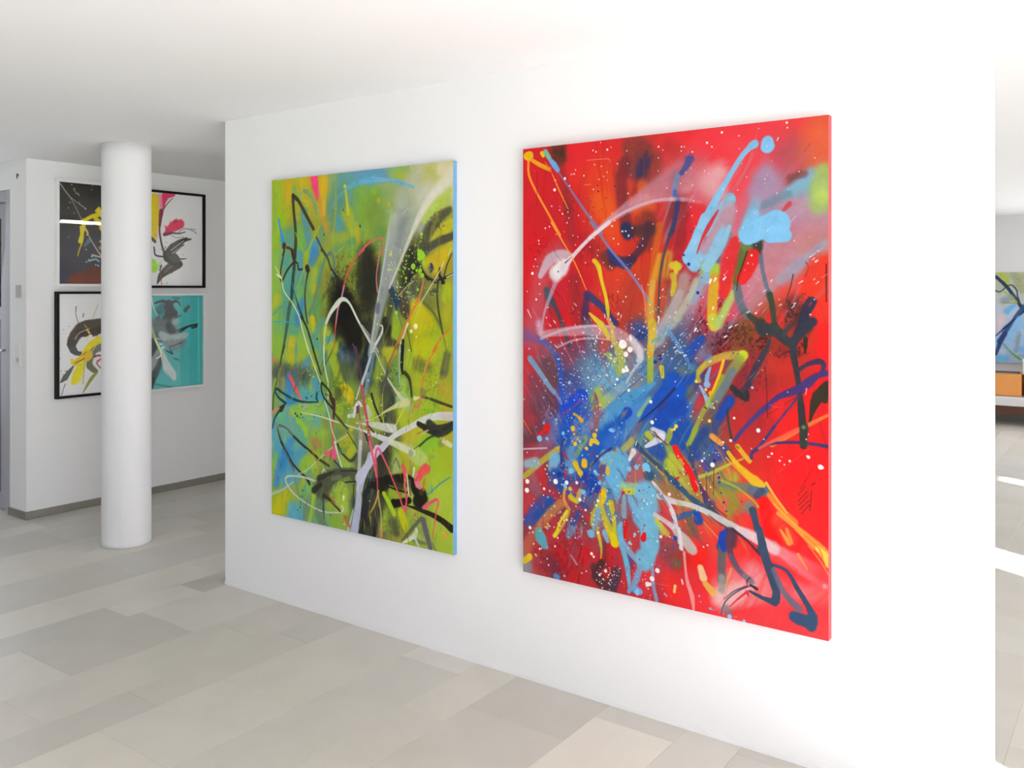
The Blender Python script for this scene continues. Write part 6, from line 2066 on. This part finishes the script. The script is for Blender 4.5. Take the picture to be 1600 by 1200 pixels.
            col = hexc(p[1]); n = int(p[2]); w0, w1, cx, cy, d0, d1, a0, a1, ln = [float(c) for c in p[4:13]]
            rr = np.random.default_rng(int(p[3]))
            items = []
            for k in range(n):
                an = math.radians(a0 + (a1 - a0) * rr.random()); d = d0 + (d1 - d0) * rr.random() ** 1.3
                L_ = ln * rr.random() ** 2 * d / d1; rad = w0 + (w1 - w0) * rr.random() ** 3
                m = max(1, int(L_ / (0.8 * cell)) + 1)
                for q in range(m):
                    e = d + L_ * q / m
                    items.append((rad * (1 - 0.4 * q / m), cx + e * math.cos(an), cy - e * math.sin(an)))
        else:
            col = hexc(p[1]); n = int(p[2]); r0, r1 = float(p[3]), float(p[4])
            xa, ya, xb, yb = [float(c) for c in p[6:10]]
            rr = np.random.default_rng(int(p[5]))
            items = []
            for k in range(n):
                cx, cy = rr.random(), rr.random()
                cx = 0.5 + (cx - 0.5) * (0.4 + 0.6 * rr.random()); cy = 0.5 + (cy - 0.5) * (0.5 + 0.5 * rr.random())
                items.append(((r0 + (r1 - r0) * rr.random() ** 3) , xa + (xb - xa) * cx, ya + (yb - ya) * cy))
        for rad, cx, cy in items:
            rad = max(rad, 0.8)
            x0 = int(max(0, (cx - rad) / cell - 2)); x1 = int(min(nx, (cx + rad) / cell + 3))
            y0 = int(max(0, (cy - rad) / cell - 2)); y1 = int(min(ny, (cy + rad) / cell + 3))
            if x1 <= x0 or y1 <= y0: continue
            X, Y = np.meshgrid(xs[x0:x1] - cx, ys[y0:y1] - cy)
            dist = np.hypot(X, Y) * (1 + 0.12 * wob[y0:y1, x0:x1])
            a_ = np.clip((rad + 0.5 * cell - dist) / cell, 0, 1)
            if rad < 0.75 * cell: a_ = a_ * (rad / (0.75 * cell)) ** 1.5
            hgt[y0:y1, x0:x1] = np.maximum(hgt[y0:y1, x0:x1], a_)
            a_ = a_[..., None]
            img[y0:y1, x0:x1] = img[y0:y1, x0:x1] * (1 - a_) + col * a_
    return img, hgt

def art_mesh(name, data, W, Hh, cell, seed, light, relief=0.0003):
    """front face of an artwork; light = strength of the room's light at its left and right end,
    taken out of the photographed colours so that the paint keeps its own colour"""
    img, hgt = paint(data, W, Hh, cell, seed)
    ny, nx, _ = img.shape
    L = np.linspace(light[0], light[1], nx)[None, :, None]
    c = np.clip(lin(np.clip(img, 0, 1)) / L, 0.003, 0.92)
    x, z = np.meshgrid(np.linspace(0, W, nx) / 1000, -np.linspace(0, Hh, ny) / 1000)
    co = np.stack([x, -hgt * relief, z], -1).reshape(-1, 3).astype(np.float32)
    idx = np.arange(nx * ny).reshape(ny, nx)
    q = np.stack([idx[:-1, :-1], idx[1:, :-1], idx[1:, 1:], idx[:-1, 1:]], -1).reshape(-1, 4)
    me = bpy.data.meshes.new(name)
    me.vertices.add(len(co)); me.vertices.foreach_set('co', co.ravel())
    me.loops.add(q.size); me.loops.foreach_set('vertex_index', q.ravel().astype(np.int32))
    me.polygons.add(len(q)); me.polygons.foreach_set('loop_start', np.arange(0, q.size, 4, dtype=np.int32))
    me.polygons.foreach_set('use_smooth', np.ones(len(q), dtype=bool))
    me.update(calc_edges=True)
    tone_attr(me, np.concatenate([c.reshape(-1, 3), np.ones((nx * ny, 1))], 1))
    return me

M_PAINT = mat_attr('acrylic_and_spray_paint', 0.55, 0.03, 25.0, 0.10, 900.0, 0.12)
M_PRINT = mat_attr('paint_on_paper', 0.7, 0.02, 25.0, 0.05, 600.0, 0.2)

def painting(x, ztop, yfront, W, Hh, data, cell, seed, light, depth, edge_mat, label):
    root = empty('painting', (x, yfront + depth, ztop - Hh / 1000))
    h = Hh / 1000; w_ = W / 1000
    me = art_mesh('canvas', data, W, Hh, cell, seed, light)
    link('canvas', me, M_PAINT, root, (0, -depth, h))
    t = 0.0015
    e = boxes('canvas_edge', [((0, -depth + 0.0006, 0), (w_, -0.006, t)), ((0, -depth + 0.0006, h - t), (w_, -0.006, h)),
                              ((0, -depth + 0.0006, 0), (t, -0.006, h)), ((w_ - t, -depth + 0.0006, 0), (w_, -0.006, h))], edge_mat, root)
    s = 0.045
    boxes('stretcher', [((t, -0.02, t), (w_ - t, 0, s)), ((t, -0.02, h - s), (w_ - t, 0, h - t)), ((t, -0.02, s), (s, 0, h - s)),
                        ((w_ - s, -0.02, s), (w_ - t, 0, h - s)), ((s, -0.02, h / 2 - 0.02), (w_ - s, 0, h / 2 + 0.02))], M_CREAM, root)
    tag(root, label, 'painting')
    return root

M_EDGE_RED = mat_plain('red_pink_canvas_edge', srgb(205, 70, 76), 0.6, 0.06, 5)
M_EDGE_BLUE = mat_plain('light_blue_canvas_edge', srgb(104, 158, 200), 0.6, 0.05, 5)
painting(-2.070, 2.169, 2.939, 1217, 1716, RED_ART, 1.7, 11, (RL0, RL1), 0.04, M_EDGE_RED,
         'large red abstract painting with a blue and yellow burst, the nearer canvas')
painting(-3.648, 2.156, 2.947, 1203, 1704, GREEN_ART, 2.3, 31, (GL0, GL1), 0.032, M_EDGE_BLUE,
         'large lime green abstract painting with light blue edge, left of the red canvas')

# ------------------------------------------------------------------ four framed pictures on the left wall
def framed(y0, ztop, data, seed, frame_mat, label, light):
    """picture in a 59 x 76.5 cm box frame on the wall x = -6.33, facing +x"""
    root = empty('framed_picture', (-6.33, y0 + 0.295, ztop - 0.765))
    root.rotation_euler = (0, 0, math.pi / 2)       # local x runs along +y, local -y faces the room
    hw, h, f, d = 0.295, 0.765, 0.018, 0.04
    boxes('frame', [((-hw, -d, 0), (-hw + f, 0, h)), ((hw - f, -d, 0), (hw, 0, h)), ((-hw + f, -d, 0), (hw - f, 0, f)), ((-hw + f, -d, h - f), (hw - f, 0, h))], frame_mat, root)
    box('backing_board', (-hw + f, -0.012, f), (hw - f, -0.004, h - f), M_CREAM, root)
    me = art_mesh('artwork', data, 554, 729, 3.4, seed, light, 0.0002)
    link('artwork', me, M_PRINT, root, (-hw + f, -0.020, h - f))
    box('glass', (-hw + f, -0.0335, f), (hw - f, -0.0315, h - f), M_GLASS_PIC, root)
    tag(root, label, 'picture', 'four framed pictures on the left wall')
    return root
framed(3.192, 2.386, DARK_ART, 51, M_WHITE, 'dark picture with yellow drips in a white frame, upper left of the four framed pictures', PLD)  # rust brown along its bottom is a glass reflection, painted into the colour
framed(3.818, 2.376, SPLASH_ART, 61, M_BLACK, 'white picture with yellow and pink strokes in a black frame, upper right of the four', PL)
framed(3.192, 1.584, SWIRL_ART, 71, M_BLACK, 'white picture with brown swirl and yellow splash, black frame, lower left of four', PL)
framed(3.818, 1.568, TEAL_ART, 81, M_WHITE, 'teal picture with black and white strokes in a white frame, lower right of the four', PL)

# ------------------------------------------------------------------ switches and hook beside the door
def wall_plate(name, x, z, w_, h, mat, label, cat, rockers):
    root = empty(name, (x, 3.0, z))
    box('plate', (-w_ / 2, -0.009, -h / 2), (w_ / 2, 0, h / 2), mat, root, 0.0025)
    n = rockers
    for k in range(n):
        a = -h / 2 + 0.012 + k * (h - 0.024) / n
        b = a + (h - 0.024) / n - 0.006
        if n == 2 and k == 0:
            cyl('socket', (0, -0.0095, (a + b) / 2), 0.018, 0.004, M_PLASTIC_G, root, 'Y')
        else:
            box('rocker', (-w_ / 2 + 0.012, -0.013, a), (w_ / 2 - 0.012, -0.009, b), mat, root, 0.001)
    tag(root, label, cat)
wall_plate('thermostat', -6.435, 1.585, 0.07, 0.09, M_PLASTIC_G, 'small grey square wall control beside the glass door', 'thermostat', 1)
wall_plate('light_switch', -6.44, 1.14, 0.082, 0.155, M_PLASTIC, 'tall white double switch and socket plate below the grey wall control', 'switch', 2)
hk = empty('wall_hook', (-6.445, 3.0, 2.395))
cyl('screw', (0, -0.004, 0.006), 0.005, 0.008, M_DARK, hk, 'Y', 12)
box('hook_arm', (-0.006, -0.012, -0.018), (0.006, -0.008, 0.016), M_DARK, hk, 0.001)
tag(hk, 'tiny dark hook high on the white wall above the grey wall control', 'hook')

# ------------------------------------------------------------------ far room: painting, bench, orange boxes
root = empty('painting', (-2.55, 12.399, 0.70))
me = art_mesh('canvas', FAR_ART, 2300, 1110, 8.0, 91, FL)
link('canvas', me, M_PAINT, root, (0, -0.04, 1.11))
boxes('canvas_edge', [((0, -0.0395, 0), (2.3, 0, 0.01)), ((0, -0.0395, 1.10), (2.3, 0, 1.11)), ((0, -0.0395, 0), (0.01, 0, 1.11)), ((2.29, -0.0395, 0), (2.3, 0, 1.11))], M_WHITE, root)
tag(root, 'pale blue and green abstract painting with dark diagonals on the far wall', 'painting')

bench = empty('bench', (-1.2, 12.05, 0))
box('seat_board', (-1.3, -0.27, 0.236), (1.3, 0.27, 0.341), M_WHITE, bench, 0.004)
box('lower_panel', (-1.15, 0.20, 0.075), (0.96, 0.215, 0.236), M_BENCH_SHADE, bench)  # brown sheet stands in for shade and reflected wood on the wall
for s in (-1.15, 0.9, ):
    box('leg', (s, -0.24, 0), (s + 0.06, 0.24, 0.236), M_WHITE, bench, 0.003)
tag(bench, 'long low white bench under the far blue painting', 'bench')
for k, (x0, lab) in enumerate([(-2.03, 'orange wooden drawer box on the white bench, under the black folder'), (-1.205, 'orange wooden drawer box on the white bench, under the white carton')]):
    r_ = empty('storage_box', (x0 + 0.4, 12.05, 0.341))
    box('body', (-0.4, -0.19, 0), (0.4, 0.2, 0.262), M_ORANGE, r_, 0.006)
    box('drawer_front', (-0.392, -0.202, 0.008), (0.392, -0.19, 0.254), M_ORANGE, r_, 0.004)
    tag(r_, lab, 'box', 'orange boxes on the bench')
fo = empty('folder', (-1.40, 12.02, 0.603))
box('cover', (-0.13, -0.10, 0), (0.13, 0.10, 0.003), M_DARK, fo)
box('pages', (-0.125, -0.095, 0.003), (0.125, 0.095, 0.009), M_CREAM, fo)
box('cover', (-0.13, -0.10, 0.009), (0.13, 0.10, 0.012), M_DARK, fo)
tag(fo, 'flat black folder lying on the orange box by the white wall edge', 'folder')
wb = empty('carton', (-1.08, 12.0, 0.603))
box('body', (-0.14, -0.12, 0), (0.14, 0.12, 0.15), M_WHITE, wb, 0.003)
box('lid', (-0.145, -0.125, 0.15), (0.145, 0.125, 0.175), M_WHITE, wb, 0.003)
tag(wb, 'small white lidded carton on the right orange box', 'box')

# linear ceiling light of the rear room (seen mirrored in the glass of the dark picture)
M_TUBE = bpy.data.materials.new('fluorescent_tube'); M_TUBE.use_nodes = True
b_ = M_TUBE.node_tree.nodes['Principled BSDF']
b_.inputs['Emission Color'].default_value = (1, 0.97, 0.92, 1)
b_.inputs['Emission Strength'].default_value = 30
lt = empty('ceiling_light', (-2.6, 4.6, 2.37))
box('housing', (-0.03, -1.25, 0.02), (0.03, 1.25, 0.06), M_WHITE, lt, 0.004)
cyl('tube', (0, 0, 0.0), 0.02, 2.4, M_TUBE, lt, 'Y', 16)
for yy in (-1.0, 1.0):
    cyl('cord', (0, yy, 0.1005), 0.003, 0.081, M_DARK, lt, 'Z', 8)
tag(lt, 'long fluorescent ceiling light of the rear room, mirrored in the dark picture', 'lamp')

# ------------------------------------------------------------------ outside
g = struct(box('garden_ground', (-40, -40, -0.5), (40, 40, -0.13), M_GRASS))
def hedge(name, a, b, n, seed, label):
    r = random.Random(seed)
    V, F = [], []
    for _ in range(n):
        p = [r.uniform(a[i], b[i]) for i in range(3)]
        ax = r.randrange(3)
        if r.random() < 0.8: p[ax] = a[ax] if r.random() < 0.5 else b[ax]
        s = r.uniform(0.05, 0.12)
        u = Vector((r.uniform(-1, 1), r.uniform(-1, 1), r.uniform(-1, 1))).normalized() * s
        v = u.orthogonal().normalized() * s * 0.6
        k = len(V); P = Vector(p)
        V += [P - u, P + v, P + u, P - v]; F.append((k, k + 1, k + 2, k + 3))
    me = bpy.data.meshes.new('foliage'); me.from_pydata([tuple(x) for x in V], [], F)
    root = empty(name, ((a[0] + b[0]) / 2, (a[1] + b[1]) / 2, -0.13))
    o = link('foliage', me, M_LEAF, root, (-root.location.x, -root.location.y, 0.13)); tag(o, kind='stuff')
    m = 0.12
    cx, cy = (a[0] + b[0]) / 2, (a[1] + b[1]) / 2
    box('core', (a[0] + m - cx, a[1] + m - cy, 0), (b[0] - m - cx, b[1] - m - cy, b[2] - m + 0.13), M_LEAF, root)
    tag(root, label, 'hedge')
struct(boxes('bounce_terrace', [((3.4, -12, -0.2), (10, 16, -0.06)), ((-12, -12, -0.2), (3.4, -3.8, -0.06))], M_BOUNCE_TERRACE))  # unseen pale paving, added so outdoor bounce light is less green
hedge('hedge', (-12.0, 5.6, -0.12), (-6.9, 6.6, 1.9), 4000, 4, 'green garden hedge seen through the glass door at the left edge')
